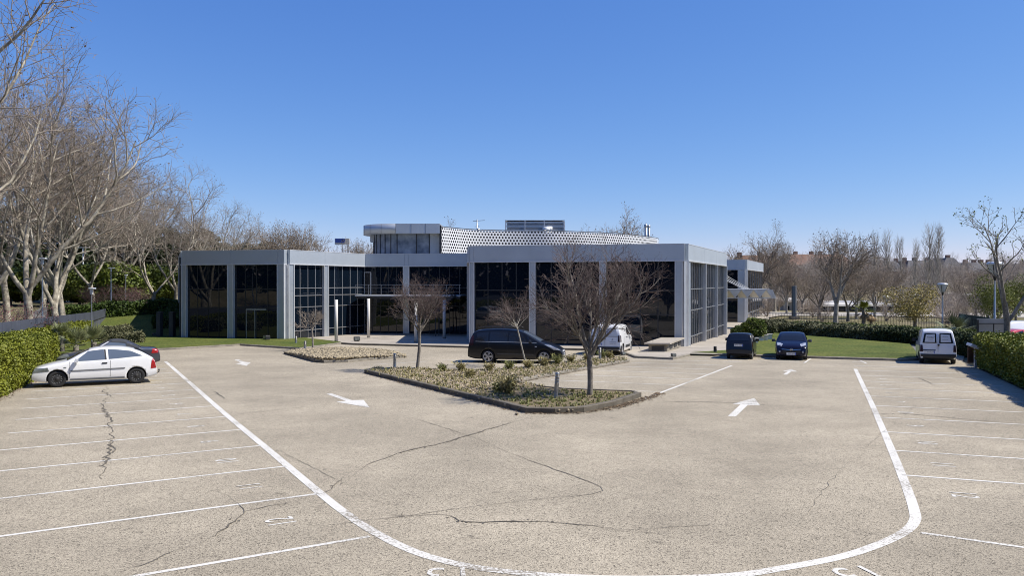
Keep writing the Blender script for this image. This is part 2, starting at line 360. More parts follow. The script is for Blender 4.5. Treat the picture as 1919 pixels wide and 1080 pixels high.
dense = lambda a, b, n=6: [tuple(Vector(a).lerp(Vector(b), i/n)) for i in range(n+1)]
# thick aisle line round the near end
thick = smooth_poly([(*p, 0) for p in g2([(310, 678), (352, 715), (415, 771), (500, 842), (598, 925), (650, 966), (700, 999), (765, 1032), (840, 1056), (930, 1072), (1050, 1083), (1200, 1087), (1370, 1082), (1480, 1066), (1580, 1046), (1650, 1023), (1697, 1000), (1716, 980), (1716, 960), (1701, 915), (1672, 843), (1636, 760), (1617, 720), (1604, 692)])], 8)
marks('lane_marking', [([tuple(p[:2]) for p in thick], .165), (dense(G(1207, 749)[:2], G(1372, 686)[:2]), .11)], M['paint'])
T0 = G(598, 927); TD = (G(378, 745) - G(598, 927)); TD.z = 0; TD.normalize()
SDl = Vector((2360/F, 1, 0)).normalized() * -1
lines = []; numbers = []
for n in range(-1, 22):
    a = T0 + TD * 2.52 * n
    if n == -1: a = G(692, 1008)
    lines.append((dense(a[:2], (a + SDl*5.3)[:2]), .085))
    if 0 <= n < 12: numbers.append((a - TD*1.36 + SDl*.95, SDl, str(12 - n)))
RT = G(1692, 892); RTD = G(1604, 692) - RT; RTD.z = 0; RTD.normalize(); SDr = Vector((3760/F, -1, 0)).normalized()
lines.append((dense(G(1728, 1001)[:2], G(1960, 1034)[:2]), .085))
for n in range(0, 15):
    a = RT + RTD * 2.62 * n; b = a + SDr*5.1
    lines.append((dense(a[:2], b[:2]), .085))
    if n < 9: numbers.append((a - RTD*1.3 + SDr*.85, SDr, str(12 - n)))
MT = G(1229, 735); MTD = G(1372, 686) - MT; MTD.z = 0; MTD.normalize()
for n in range(0, 8):
    a = MT + MTD * 2.5 * n; ln = 5.2 if n else 4.3
    lines.append((dense(a[:2], (a - SDr*ln)[:2]), .08))
for a, b in (((1508, 681), (1521, 672)), ((1625, 682), (1613, 676)), ((1395, 676), (1365, 677)), ((1420, 677.5), (1500, 679)), ((1735, 684), (1762, 684.5)),
             ((700, 684), (800, 678)), ((840, 683.5), (1050, 687)), ((830, 676), (900, 674)), ((1060, 668), (1115, 666))):
    lines.append((dense(G(*a)[:2], G(*b)[:2]), .09))
marks('stall_marking', lines, M['paint_thin'])
mb = MB()
for P in ([(612, 739.3), (620.4, 738), (660, 751.3), (681.5, 750.7), (693, 765.2), (630.6, 754.4), (648, 752.6)],
          [(440, 675), (446.5, 674.2), (458, 679), (470, 680), (462, 686.5), (441, 682), (451.5, 681)],
          [(1365, 781.4), (1380, 781.8), (1402.4, 760.2), (1425.6, 760.6), (1414.6, 747.1), (1373.9, 758.1), (1389, 759)],
          [(1468.4, 702.7), (1475.7, 703.2), (1483.9, 697), (1494.9, 697.4), (1483.9, 692.6), (1467.6, 696.6), (1477, 697)]):
    q = [G(*p) + Vector((0, 0, .006)) for p in P]
    i = len(mb.v); mb.v += [tuple(v) for v in q]
    for f in ((0, 1, 2, 6), (2, 3, 4, 6), (4, 5, 6)): mb.f.append(tuple(i+k for k in f)); mb.sm.append(False)
o = mb.build('direction_arrow_marking', M['paint'], fix=True); o['kind'] = 'structure'
for p in o.data.polygons:
    if p.normal.z < 0: p.flip()
SLOPE = Matrix.Rotation(-math.atan(K), 4, 'X')
def ground_text(txt, pos, up, size=.62, squash=.62):
    o = text_mesh('stall_number', txt, size, M['paint_thin'], spacing=1.15); o['kind'] = 'structure'
    u = Vector((up.x, up.y, -K*up.y)).normalized(); r = Vector((up.y, -up.x, 0)); nn = r.cross(u).normalized(); r = u.cross(nn)
    mw = Matrix((r*squash, u, nn)).transposed().to_4x4(); mw.translation = (pos.x, pos.y, tz(pos.x, pos.y) + .007); o.matrix_world = mw
for p, u, t in numbers: ground_text(t, p, u)
for px, py, t, u in ((842, 1079, '13', Vector((.1, -1, 0))), (1612, 1078, '15', Vector((.25, -1, 0)))): ground_text(t, G(px, py), u.normalized(), .75, .8)
# cracks
def crack(pts, w, jit=.035, wj=.6, step=.22):
    P = smooth_poly([(*p, 0) for p in g2(pts)], 4); D = []
    for a, b in zip(P, P[1:]):
        n = max(1, int((b-a).length/step)); D += [a.lerp(b, i/n) for i in range(n)]
    D.append(P[-1]); n = len(D); ph = rnd.random()*9
    return [tuple(p[:2]) for p in D], [.8*w*max(.12, (.62+.38*math.sin(ph+i*.23))*min(1, 4*min(i, n-1-i)/n+.2)) for i in range(n)], jit, wj
mb = MB()
for c in (crack([(1012, 779), (945, 797), (880, 817), (830, 832), (760, 847), (710, 865), (680, 878), (650, 902)], .07),
          crack([(204, 725), (194, 735), (204, 742), (192, 758), (194, 772), (205, 788), (203, 800), (207, 815), (206, 838), (196, 870), (193, 900)], .075, .09),
          crack([(203, 830), (215, 842), (212, 850)], .05), crack([(640, 897), (625, 915), (600, 930)], .03),
          crack([(405, 920), (448, 945), (455, 965), (430, 985), (392, 1012)], .04), crack([(455, 962), (500, 952), (540, 945)], .025), crack([(392, 1012), (330, 1035), (245, 1069)], .03),
          crack([(570, 962), (640, 966), (745, 964), (760, 972), (830, 966), (880, 981), (990, 980), (1085, 985), (1180, 999), (1260, 1003)], .032, .03),
          crack([(1160, 995), (1290, 990), (1350, 985), (1410, 1000), (1470, 1015), (1560, 1040)], .022), crack([(1500, 985), (1590, 870), (1720, 760)], .012),
          crack([(1205, 752.5), (1290, 754.5), (1370, 756), (1500, 765), (1640, 777), (1700, 777), (1790, 785), (1919, 796)], .05, .04),
          crack([(1722, 708), (1742, 718), (1765, 727)], .05), crack([(1775, 692), (1790, 694), (1800, 700)], .06), crack([(420, 749), (412, 741), (402, 735)], .05)):
    ribbon(mb, c[0], c[1], .009, c[2], c[3])
    for (x, y), w_ in list(zip(c[0], c[1]))*2:                       # crumbled edges
        if w_ < .02 or rnd.random() < .35: continue
        a, s_ = rnd.uniform(0, 6.3), rnd.uniform(.012, .035); px_, py_ = x+rnd.gauss(0, .05), y+rnd.gauss(0, .05)
        mb.poly([(px_+s_*math.cos(a+t)*rnd.uniform(.6, 1.3), py_+s_*math.sin(a+t)*rnd.uniform(.6, 1.3), tz(px_, py_)+.0095) for t in (0, 1.3, 2.5, 3.9, 5.1)])
mb.build('asphalt_crack', M['crack'])['kind'] = 'structure'
mb = MB()
for c in (crack([(0, 800), (150, 806), (420, 780), (640, 757), (830, 742)], .028, .015, .3), crack([(763, 781), (880, 818), (960, 852), (1050, 885), (1132, 922), (980, 940), (850, 960)], .03, .02, .4),
          crack([(590, 990), (740, 972), (900, 950), (1130, 924)], .02, .02, .4), crack([(520, 845), (640, 905), (760, 968)], .014, .02, .5), crack([(700, 700), (600, 745), (560, 770)], .012, .03, .5),
          crack([(40, 700), (400, 690), (640, 675)], .03, .03, .4), crack([(1080, 780), (1400, 790), (1640, 812)], .012, .03, .5)):
    ribbon(mb, c[0], c[1], .008, c[2], c[3])
mb.build('asphalt_seam', M['seam'])['kind'] = 'structure'

# lawns, plaza, paths
lawnL = g2([(232, 651), (290, 656.5), (330, 655), (390, 651), (450, 647.5), (520, 652), (562, 655), (600, 650), (640, 644), (560, 634)]) + [(-20, 66), (-27, 70), (-34, 86), (-42, 97), (-54, 98), (-50, 84), (-41, 62), (-33, 50), (-27, 42.5)]
sheet('lawn', lawnL, .12, M['lawn'], step=3)
kerb('kerb', g2([(228, 652), (290, 657.5), (330, 656), (390, 652), (450, 648.5), (520, 653), (562, 656), (600, 651), (640, 645.5)]), M['kerb'], .14, .13)
plaza = g2([(560, 652), (600, 648), (640, 644.5), (662, 646), (760, 648.5), (890, 652), (1000, 654.5), (1130, 657), (1160, 659)]) + [(10, 56.2), (0, 58), (-4, 74), (-15, 75), (-20, 66)]
sheet('plaza_paving', plaza, .10, M['paving'], step=8)
kerb('kerb', g2([(640, 645.5), (662, 647), (760, 649.5), (890, 653), (1000, 655.5), (1130, 658), (1165, 660)]), M['kerb_dark'], .16, .12)
path = g2([(1160, 661), (1192, 671), (1262, 674), (1292, 667), (1340, 668), (1352, 667), (1378, 651), (1408, 630)]) + [(25.2, 77), (31, 92), (35, 104), (40, 112), (33, 112), (26, 96), (18, 75), (11.5, 54), (9, 55)]
sheet('path', path, .115, M['paving'], step=8)
kerb('kerb', g2([(1160, 660), (1190, 671.5), (1262, 675), (1294, 667.5)]), M['kerb'], .18, .12)
kerb('kerb', g2([(1294, 665.5), (1380, 668.5), (1520, 672.5), (1690, 677.5), (1724, 676)]), M['kerb'], .22, .13)
lawnR = g2([(1296, 664.5), (1380, 667.5), (1520, 671.5), (1690, 676.5), (1725, 674), (1712, 655)]) + [(29.2, 56), (27.5, 66), (26.0, 76), (23.5, 72)] + g2([(1392, 645), (1362, 660)])
sheet('lawn', lawnR, .125, M['lawn'], step=4)
mb = MB()
for a, b in (((672, 640), (760, 629)), ((600, 641), (700, 637)), ((700, 637), (870, 645)), ((1290, 655.5), (1345, 656)), ((1312, 644), (1375, 646)), ((1330, 634), (1392, 636)), ((1345, 627), (1400, 628)), ((1300, 661), (1345, 664))):
    ribbon(mb, dense(G(*a)[:2], G(*b)[:2], 8), .06, .125)
mb.build('paving_joint', M['joint'])['kind'] = 'structure'
sheet('street', [(33, 113), (110, 101), (120, 116), (36, 126)], .03, M['walk'])
sheet('street', [(-27 - 1.5, 40), (-29.5-4, 40), (-52-6, 96), (-50, 96)], .03, M['road'], step=4)
sheet('street', [(26, 50), (60, 44), (64, 62), (30, 66)], .02, M['road'])

# planted islands
big = g2([(683, 700), (985, 775), (1040, 776.5), (1095, 774), (1150, 763), (1203, 745)])
bigback = g2([(1190, 739), (1060, 734), (1020, 730), (966, 719), (1060, 701), (1181, 679), (1168, 673), (1140, 672), (1000, 691), (900, 698), (760, 694), (700, 693)])
kerb('kerb', big, M['kerb_dark'], .17, .17)
kerb('kerb', [big[-1]] + bigback[:4], M['kerb_dark'], .14, .13)
kerb('kerb', bigback[3:6], M['kerb'], .3, .12)
kerb('kerb', bigback[5:] + [big[0]], M['kerb'], .16, .12)
def inset(poly, d):
    c = sum((Vector((*p, 0)) for p in poly), Vector()) / len(poly)
    return poly
sheet('planting_bed', big + bigback, .10, M['soil'])
sm_ = g2([(532, 664), (589, 679.5), (607, 681), (652, 680), (690, 676), (763, 671)]); smb = g2([(737, 664.5), (694, 661), (620, 658.5), (550, 659.5)])
kerb('kerb', sm_[:3], M['kerb_dark'], .17, .15); kerb('kerb', sm_[2:] + smb + [sm_[0]], M['kerb'], .17, .13)
sheet('planting_bed', sm_ + smb, .09, M['soil'])

def inside(p, poly):
    x, y = p; r = False; n = len(poly)
    for i in range(n):
        (x0, y0), (x1, y1) = poly[i], poly[i-1]
        if (y0 > y) != (y1 > y) and x < (x1-x0)*(y-y0)/(y1-y0)+x0: r = not r
    return r
def scatter(poly, n, rng):
    xs = [p[0] for p in poly]; ys = [p[1] for p in poly]; out = []
    while len(out) < n:
        p = (rng.uniform(min(xs), max(xs)), rng.uniform(min(ys), max(ys)))
        if inside(p, poly): out.append(p)
    return out
def stones(name, pts, smin, smax, rng, z0, mound=None, m='stone'):
    base = np.array([(1,0,0),(-1,0,0),(0,1,0),(0,-1,0),(0,0,1),(0,0,-1)], float)
    fc = np.array([(0,2,4),(2,1,4),(1,3,4),(3,0,4),(2,0,5),(1,2,5),(3,1,5),(0,3,5)])
    V = []; Fq = []
    for i, (x, y) in enumerate(pts):
        s = rng.uniform(smin, smax); b = base * np.array([s*rng.uniform(.7,1.3), s*rng.uniform(.7,1.3), s*rng.uniform(.5,.9)])
        t = rng.uniform(0, 6.3); R = np.array([[math.cos(t), -math.sin(t), 0], [math.sin(t), math.cos(t), 0], [rng.uniform(-.4,.4), rng.uniform(-.4,.4), 1]])
        V.append(b @ R.T + np.array([x, y, tz(x, y) + z0 + (mound(x, y) if mound else 0)])); Fq.append(fc + 6*i)
    o = np_mesh(name, np.concatenate(V), np.concatenate(Fq), M[m]); o['kind'] = 'stuff'; return o
cg = np.mean([p for p in sm_ + smb], axis=0)
stones('gravel', scatter(sm_ + smb, 2600, rnd), .05, .14, rnd, .10, lambda x, y: .16*max(0, 1-((x-cg[0])/4.2)**2), 'stoned')
bigpoly = big + bigback
strip = g2([(700, 696), (960, 725), (985, 716), (1180, 677), (1140, 672), (1000, 691), (900, 698), (760, 694)])
tri = g2([(900, 742), (985, 776), (1095, 774), (1150, 763), (1203, 745), (1190, 739), (1060, 734), (1015, 731), (955, 724)])
strip2 = [p for p in scatter(bigpoly, 9000, rnd) if not inside(p, tri)]
stones('gravel', strip2[:3400], .03, .085, rnd, .10)
def litter(pts, w, n, rng):
    V = []; L = [Vector((*p, 0)) for p in pts]
    for i in range(n):
        k = rng.randrange(len(L)-1); p = L[k].lerp(L[k+1], rng.random()); d = (L[k+1]-L[k]).normalized(); q = p + Vector((d.y, -d.x, 0))*abs(rng.gauss(0, w)); s_ = rng.uniform(.015, .05); a = rng.uniform(0, 6.3); z = tz(q.x, q.y)+.012
        V += [(q.x+s_*math.cos(a+t)*f, q.y+s_*math.sin(a+t)*f, z+rng.uniform(0, .03)) for t, f in ((0, 1), (1.5, .6), (3.1, 1.1), (4.6, .6))]
    o = np_mesh('leaf_litter', np.array(V), np.arange(len(V)).reshape(-1, 4), M['litter']); o['kind'] = 'stuff'
def blades(name, pts, h, w, m, per, rng, z0=.1, spread=.5, kind='stuff'):
    V = []
    for (x, y) in pts:
        for k in range(per):
            t = rng.uniform(0, 6.3); l = h*rng.uniform(.5, 1.2); s = rng.uniform(.1, spread); bx, by = x+rng.uniform(-.05,.05), y+rng.uniform(-.05,.05); z = tz(x, y)+z0
            dx, dy = math.cos(t), math.sin(t); wv = (-dy*w, dx*w)
            p1 = (bx+dx*l*s*.45, by+dy*l*s*.45, z+l*.6); p2 = (bx+dx*l*s*1.1, by+dy*l*s*1.1, z+l*(1-.3*s))
            V += [(bx-wv[0], by-wv[1], z), (bx+wv[0], by+wv[1], z), (p1[0]+wv[0]*.8, p1[1]+wv[1]*.8, p1[2]), (p1[0]-wv[0]*.8, p1[1]-wv[1]*.8, p1[2])]
            V += [(p1[0]-wv[0]*.8, p1[1]-wv[1]*.8, p1[2]), (p1[0]+wv[0]*.8, p1[1]+wv[1]*.8, p1[2]), (p2[0]+wv[0]*.2, p2[1]+wv[1]*.2, p2[2]), (p2[0]-wv[0]*.2, p2[1]-wv[1]*.2, p2[2])]
    V = np.array(V); o = np_mesh(name, V, np.arange(len(V)).reshape(-1, 4), m)
    if kind: o['kind'] = kind
    return o
tri = g2([(905, 745), (985, 770), (1090, 771), (1150, 760), (1190, 744), (1060, 737), (1015, 734), (960, 728)])
blades('weeds', scatter(tri, 420, rnd), .10, .011, M['weed'], 8, rnd, spread=.9)
blades('weeds', strip2[4200:5200], .13, .012, M['drygrass'], 6, rnd, spread=1)
blades('weeds', strip2[6000:6220], .11, .012, M['weed'], 8, rnd, spread=1)

litter(g2([(683, 700), (800, 730), (985, 776), (1095, 775), (1160, 761), (1210, 745)]), .10, 900, rnd)
litter(g2([(1130, 770), (1180, 757), (1215, 746), (1230, 738)]), .16, 700, rnd)
litter(g2([(1181, 680), (1060, 702), (966, 720)]), .08, 400, rnd)
litter([tuple((HL+LD*t)[:2]) for t in (12, 4, -4, -12)][::-1], .16, 900, rnd)
# ------------------------------------------------------------------ the office building
bld = empty('office_building', (-2, 66, -1.5), 0, 'low silver and dark glass office building with a round roof drum behind the car park', 'office building')
ZT, ZF, ZB = 6.05, 4.86, -1.75
class Face:
    def __init__(s, P0, P1, zt=ZT, zf=ZF, zb=ZB):
        s.P, s.Q = Vector((*P0, 0)), Vector((*P1, 0)); s.d = (s.Q - s.P); s.L = s.d.length; s.d.normalize(); s.n = Vector((s.d.y, -s.d.x, 0)); s.zt, s.zf, s.zb = zt, zf, zb
    def u(s, px):
        k = (px - CX) / F                   # P.x + t d.x = k (P.y + t d.y)
        return (k*s.P.y - s.P.x) / (s.d.x - k*s.d.y)
    def pt(s, u, o, z): p = s.P + s.d*u + s.n*o; return (p.x, p.y, z)
    def box(s, mb, u0, u1, o0, o1, z0, z1):
        mb.hexa([s.pt(u0, o1, z0), s.pt(u1, o1, z0), s.pt(u1, o0, z0), s.pt(u0, o0, z0), s.pt(u0, o1, z1), s.pt(u1, o1, z1), s.pt(u1, o0, z1), s.pt(u0, o0, z1)])
    def fascia(s, seams, u0=None, u1=None, trim=True):
        u0 = 0 if u0 is None else u0; u1 = s.L if u1 is None else u1; e = [u0] + seams + [u1]; mb = MB()
        for a, b in zip(e, e[1:]): s.box(mb, a+.012, b-.012, -.25, .22, s.zf+.10, s.zt)
        s.box(mb, u0, u1, -.25, .19, s.zf+.08, s.zt-.02)
        f = mb.build('fascia', M['panel'], bld)
        mb = MB(); s.box(mb, u0, u1, -.2, .26, s.zf, s.zf+.098); s.box(mb, u0, u1, -.24, .235, s.zt+.003, s.zt+.05); mb.build('edge_trim', M['trim'], f)
    def pilaster(s, u0, u1, depth=.2, bright=True):
        mb = MB(); z1 = s.zf - .003
        k = 3; h = (z1 - s.zb) / 3
        for i in range(3): s.box(mb, u0, u1, -.1, depth, s.zb+h*i+.008, s.zb+h*(i+1)-.008)
        s.box(mb, u0+.01, u1-.01, -.1, depth-.01, s.zb, z1)
        p = mb.build('pilaster', M['pil'], bld)
        if bright:
            mb = MB(); s.box(mb, u0-.07, u0-.003, -.1, depth+.07, s.zb, z1); s.box(mb, u1+.003, u1+.07, -.1, depth+.07, s.zb, z1); mb.build('edge_strip', M['trim'], p)
    def window(s, u0, u1, n, trans, m, thin=.05, proud=.05, deep=0):
        mb = MB(); zs = [s.zb] + [s.zf - (s.zf+1.35)*t for t in sorted(trans, reverse=True)] + [s.zf]
        for i in range(n):
            for z0, z1 in zip(zs, zs[1:]):
                a, b = u0+(u1-u0)*i/n, u0+(u1-u0)*(i+1)/n; j = [rnd.uniform(-.004, .004) for _ in range(4)]
                mb.quad(s.pt(a, j[0]-deep, z0), s.pt(b, j[1]-deep, z0), s.pt(b, j[2]-deep, z1), s.pt(a, j[3]-deep, z1))
        w = mb.build('window', M['glass'], bld); mb = MB()
        for i in range(n+1):
            a = u0+(u1-u0)*i/n; s.box(mb, a-thin/2, a+thin/2, .004, proud, s.zb, s.zf)
        for t in trans:
            z = s.zf - (s.zf+1.35)*t; s.box(mb, u0, u1, .005, proud-.006, z-thin*.6, z+thin*.6)
        mb.build('window_frame', m, w); return w
    def bays(s, pil, nm, trans, m, u0=0, u1=None, deep=0, **k):
        u1 = s.L if u1 is None else u1; e = u0
        for i, (a, b) in enumerate(pil + [(u1, u1)]):
            if a - e > .3: s.window(e, a, nm if isinstance(nm, int) else nm[i], trans, m, **k)
            if b > a: s.pilaster(a, b)
            e = b
L0, L1, L2 = (-28.3, 65.8), (-18.75, 63.2), (-14.1, 73.0)
M1 = (-3.9, 71.2); A, B = (-3.08, 56.9), (12.0, 53.1); Cc = (19.75, 71.0)
f1 = Face(L0, L1); f2 = Face(L1, L2); f3 = Face(L2, M1); f4 = Face(A, B); f5 = Face(B, Cc)
fs = [.315, .56]
def pf(f, *px): return [(f.u(a), f.u(b)) for a, b in px]
f1.fascia([f1.u(p) for p in (352, 436, 524)]); f1.bays([(0, f1.u(351))] + pf(f1, (431, 439.5), (524, 534.5)), [1, 4, 4, 1], [.33, .585], M['mulld'], thin=.07, proud=.02)
f2.fascia([f2.u(p) for p in (606,)], u0=.26); f2.bays([(f2.u(538), f2.u(547))] + pf(f2, (605, 611.5)), [1, 4, 5], [.317, .42, .578, .9], M['mull'], u0=f2.u(538))
f3.fascia([f3.u(p) for p in (760, 767)]); f3.bays(pf(f3, (758.5, 767)), [5, 6], [.32, .6], M['mulld'], thin=.06, proud=.02)
f4.fascia([f4.u(p) for p in (890, 995, 1126, 1266)]); f4.bays([(0.02, f4.u(889))] + pf(f4, (995, 1003.5), (1126, 1136), (1267, 1278)), [1, 4, 4, 4, 1], [.33, .6], M['mulld'], thin=.07, proud=.02)
f5.fascia([f5.L*.36, f5.L*.68], u0=.26); f5.bays([(.2, f5.u(1288)), (f5.L*.385, f5.L*.392), (f5.L*.70, f5.L*.707), (f5.L-.25, f5.L)], [1, 7, 7, 7, 1], [.315, .563, .87], M['mull'], u0=.2)
# sharp corner posts where two faces meet
for p in (L1, B):
    mb = MB(); mb.box((p[0], p[1]-.06, (ZF+ZB)/2), (.16, .16, ZF-ZB), .3); mb.build('corner_post', M['trim'], bld)
# hidden sides close the volume
Lb, Ab, Cb = (-35.6, 82.0), (-3.95, 71.0), (24, 92)
f8 = Face(Lb, L0); f8.fascia([f8.L*.5]); f8.bays([(.2, .6), (f8.L*.48, f8.L*.52)], [4, 6, 6], [.33, .6], M['mulld'])
f9 = Face(Ab, A); f9.fascia([f9.L*.5]); f9.bays([(f9.L*.48, f9.L*.52)], [6, 6], [.33, .6], M['mulld'])
mb = MB(); mb.poly([(*p, 5.72) for p in (L0, L1, L2, M1, Ab, A, B, Cc, Cb, (20, 98), (-30, 98), Lb)]); mb.build('roof', M['roofg'], bld)
mb = MB()
for a, b in ((Cb, (20, 98)), ((20, 98), (-30, 98)), ((-30, 98), Lb)): mb.quad((*a, -2.6), (*b, -2.6), (*b, ZT), (*a, ZT))
mb.build('rear_wall', M['panel'], bld)
# slim louvred block beside the left end
mb = MB(); mb.box((-28.62, 66.35, 1.9), (.5, .5, 7.3), .27); mb.build('side_fin', M['charcoal'], bld)
# ground floor door in the left front
mb = MB(); u0, u1 = f1.u(463), f1.u(478)
f1.box(mb, u0, u1, .012, .03, -1.5, 1.05); dr = mb.build('door', M['carglass'], bld); mb = MB()
f1.box(mb, u0-.05, f1.u(500), .03, .08, 1.06, 1.16); f1.box(mb, u0-.05, u0, .02, .06, -1.5, 1.05); f1.box(mb, u1, u1+.06, .02, .06, -1.5, 1.05); mb.build('door_frame', M['mull'], dr)
# narrow framed door at the inner corner above the balcony
mb = MB(); f3.box(mb, .02, .62, .03, .06, 2.2, 4.3); d2 = mb.build('door', M['carglass'], bld); mb = MB()
for (a, b, z0, z1) in ((-.04, .02, 2.2, 4.36), (.62, .68, 2.2, 4.36), (.02, .62, 4.3, 4.36)): f3.box(mb, a, b, .02, .09, z0, z1)
mb.build('door_frame', M['trim'], d2)

# second block further right
D0, D1, D2 = (22.2, 93.6), (28.1, 92.0), (36.6, 111.8)
f6 = Face(D0, D1, 6.05, 4.86, -2.1); f7 = Face(D1, D2, 6.05, 4.86, -2.1)
f6.fascia([f6.u(1380)]); f6.bays([(f6.u(1384), f6.u(1395))], [2, 1], [.33, .6], M['mulld'])
f7.fascia([f7.L*.5], u0=.26); f7.bays([(.2, f7.u(1397.5))], [1, 8], [.40, .55, .86], M['mull'], u0=.2)
mb = MB(); mb.poly([(*p, 5.7) for p in (D0, D1, D2, (30, 114), (23, 97))]); mb.build('roof', M['roofg'], bld)
# drum
DC, DR = Vector((-11.2, 77.2)), 3.75
def ring(mb, c, r0, r1, z0, z1, a0=0, a1=2*PI, n=48, closed=True):
    for i in range(n):
        t0, t1 = a0+(a1-a0)*i/n, a0+(a1-a0)*(i+1)/n
        q = [(c.x+r*math.cos(t), c.y+r*math.sin(t)) for r in (r0, r1) for t in (t0, t1)]
        mb.quad((*q[2], z0), (*q[3], z0), (*q[3], z1), (*q[2], z1), True)
        mb.quad((*q[0], z1), (*q[2], z1), (*q[3], z1), (*q[1], z1)); mb.quad((*q[0], z0), (*q[1], z0), (*q[3], z0), (*q[2], z0))
mb = MB(); c = DC
pts = [(c.x+DR*math.cos(t), c.y+DR*math.sin(t)) for t in np.linspace(1.5*PI, .5*PI, 40)] + [(-6.95, c.y+DR), (-6.95, c.y-DR)]
mb.prism(pts, 8.10, 9.04)
for i in range(len(mb.sm)): mb.sm[i] = i < 39
nb_ = len(mb.f)
q2 = [(c.x+(DR+.012)*math.cos(t), c.y+(DR+.012)*math.sin(t)) for t in np.linspace(1.5*PI, .5*PI, 9)]
for t in np.linspace(1.5*PI, .5*PI, 9): mb.beam((c.x+(DR+.004)*math.cos(t), c.y+(DR+.004)*math.sin(t), 8.11), (c.x+(DR+.004)*math.cos(t), c.y+(DR+.004)*math.sin(t), 9.03), .02, .02)
for x in (-9.7, -8.3): mb.box((x, c.y-DR-.004, 8.57), (.02, .02, .92))
band = mb.build('drum_roof', [M['panel'], M['charcoal']], bld)
for p in band.data.polygons: p.material_index = 1 if p.index >= nb_ else 0
R2 = 2.75; mb = MB(); fr = MB()
arc = [(c.x+R2*math.cos(t), c.y+R2*math.sin(t)) for t in np.linspace(1.06*PI, 1.5*PI, 7)] + [(-9.3, c.y-R2), (-8.05, c.y-R2)]
for a, b in zip(arc, arc[1:]): mb.quad((*a, 5.7), (*b, 5.7), (*b, 8.1), (*a, 8.1))
for a in arc: fr.box((a[0], a[1]-.02, 6.9), (.07, .09, 2.4))
w = mb.build('drum_window', M['curtain'], bld); fr.build('window_frame', M['dark'], w)
mb = MB(); mb.box((-7.5, c.y-R2+.1, 6.9), (1.05, .2, 2.4)); mb.box((-13.9, c.y+.4, 7.75), (.5, 3, .7)); mb.prism([(c.x+2.4*math.cos(t), c.y+2.4*math.sin(t)) for t in np.linspace(0, 2*PI, 30)], 5.7, 8.05)
mb.build('drum_wall', M['panel'], bld)
# perforated screen (real holes) round the plant on the roof
cl = smooth_poly([(x, y, 0) for x, y in ((-6.9, 73.6), (-4.35, 77.2), (-1.5, 78.8), (1.1, 79.5), (4.45, 79.9), (7.4, 81.3), (10.5, 83.6), (14, 87.2), (17.5, 92.6), (18.6, 97))], 40)
acc = [0]
for a, b in zip(cl, cl[1:]): acc.append(acc[-1]+(b-a).length)
def on(s_):
    k = min(len(acc)-2, max(0, int(np.searchsorted(acc, s_))-1)); t = (s_-acc[k])/(acc[k+1]-acc[k]); return cl[k].lerp(cl[k+1], t)
pit, row, zt_, z0_ = .345, .30, 8.75, 5.75; nr = 10; NC = int(acc[-1]/pit)
V = []; Fq = []
for j in range(nr):
    for i in range(NC):
        s0 = pit*(i+(.5 if j % 2 else 0)); zc = z0_+row*(j+.5); b = len(V)
        def pp(ds, dz): q = on(min(s0+pit/2+ds, acc[-1]-.001)); V.append((q.x, q.y, zc+dz))
        for k in range(8):
            t = PI/8+PI/4*k; pp(.117*math.cos(t), .117*math.sin(t))
        h, g = pit/2, row/2
        for ds, dz in ((h, g*.45), (h*.45, g), (-h*.45, g), (-h, g*.45), (-h, -g*.45), (-h*.45, -g), (h*.45, -g), (h, -g*.45)): pp(ds, dz)
        for k in range(8): Fq.append((b+k, b+8+k, b+8+(k+1) % 8, b+(k+1) % 8))
        for ds, dz in ((h, g), (-h, g), (-h, -g), (h, -g)): pp(ds, dz)
        for k, (x, y) in enumerate(((8, 9), (10, 11), (12, 13), (14, 15))): Fq.append((b+x, b+16+k, b+y, b+y))
mb = MB(); mb.v = V; mb.f = [f if f[2] != f[3] else f[:3] for f in Fq]; mb.sm = [False]*len(Fq)
scr = mb.build('perforated_screen', M['white'], bld)
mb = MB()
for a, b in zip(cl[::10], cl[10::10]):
    mb.quad((a.x, a.y+1.0, 5.7), (b.x, b.y+1.0, 5.7), (b.x, b.y+1.0, 8.7), (a.x, a.y+1.0, 8.7))  # added dark sheet, coloured as the shade seen through the holes
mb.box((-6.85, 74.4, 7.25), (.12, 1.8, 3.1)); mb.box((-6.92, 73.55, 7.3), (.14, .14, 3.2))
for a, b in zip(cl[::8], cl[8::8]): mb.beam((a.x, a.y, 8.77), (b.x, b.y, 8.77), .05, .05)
mb.build('screen_frame_backing', M['shade'], scr)
# balcony: deck, rail, stair
fp = Vector(f3.n); mb = MB()
z1 = 2.22
f3.box(mb, .05, f3.u(876), .06, 2.6, z1-.14, z1); deck = mb.build('balcony', M['trim'], bld); mb = MB(); f3.box(mb, .1, f3.u(876)-.05, .1, 2.5, z1-.36, z1-.145); mb.build('deck_soffit_shade', M['dark'], deck)  # soffit beam in near-black, standing in for the shadow under the deck
mb = MB(); ue = f3.u(876)
for i in range(9): u = .1+(ue-.2)*i/8; f3.box(mb, u-.02, u+.02, 2.5, 2.54, z1, z1+.92)
for z in (.3, .6): f3.box(mb, .1, ue, 2.505, 2.53, z1+z, z1+z+.02)
f3.box(mb, .1, ue, 2.49, 2.55, z1+.92, z1+.96); mb.build('railing', M['mull'], deck)
mb = MB(); ub = f3.u(868)
for i in range(9):
    u = ub - i*.17 ; z = z1-.15-i*.16
    f3.box(mb, u-.24, u, 2.65, 3.7, z-.04, z)
mb.beam(f3.pt(ub, 2.66, z1), f3.pt(ub-1.6, 2.66, z1-1.45), .05, .22); mb.beam(f3.pt(ub, 3.72, z1), f3.pt(ub-1.6, 3.72, z1-1.45), .05, .22)
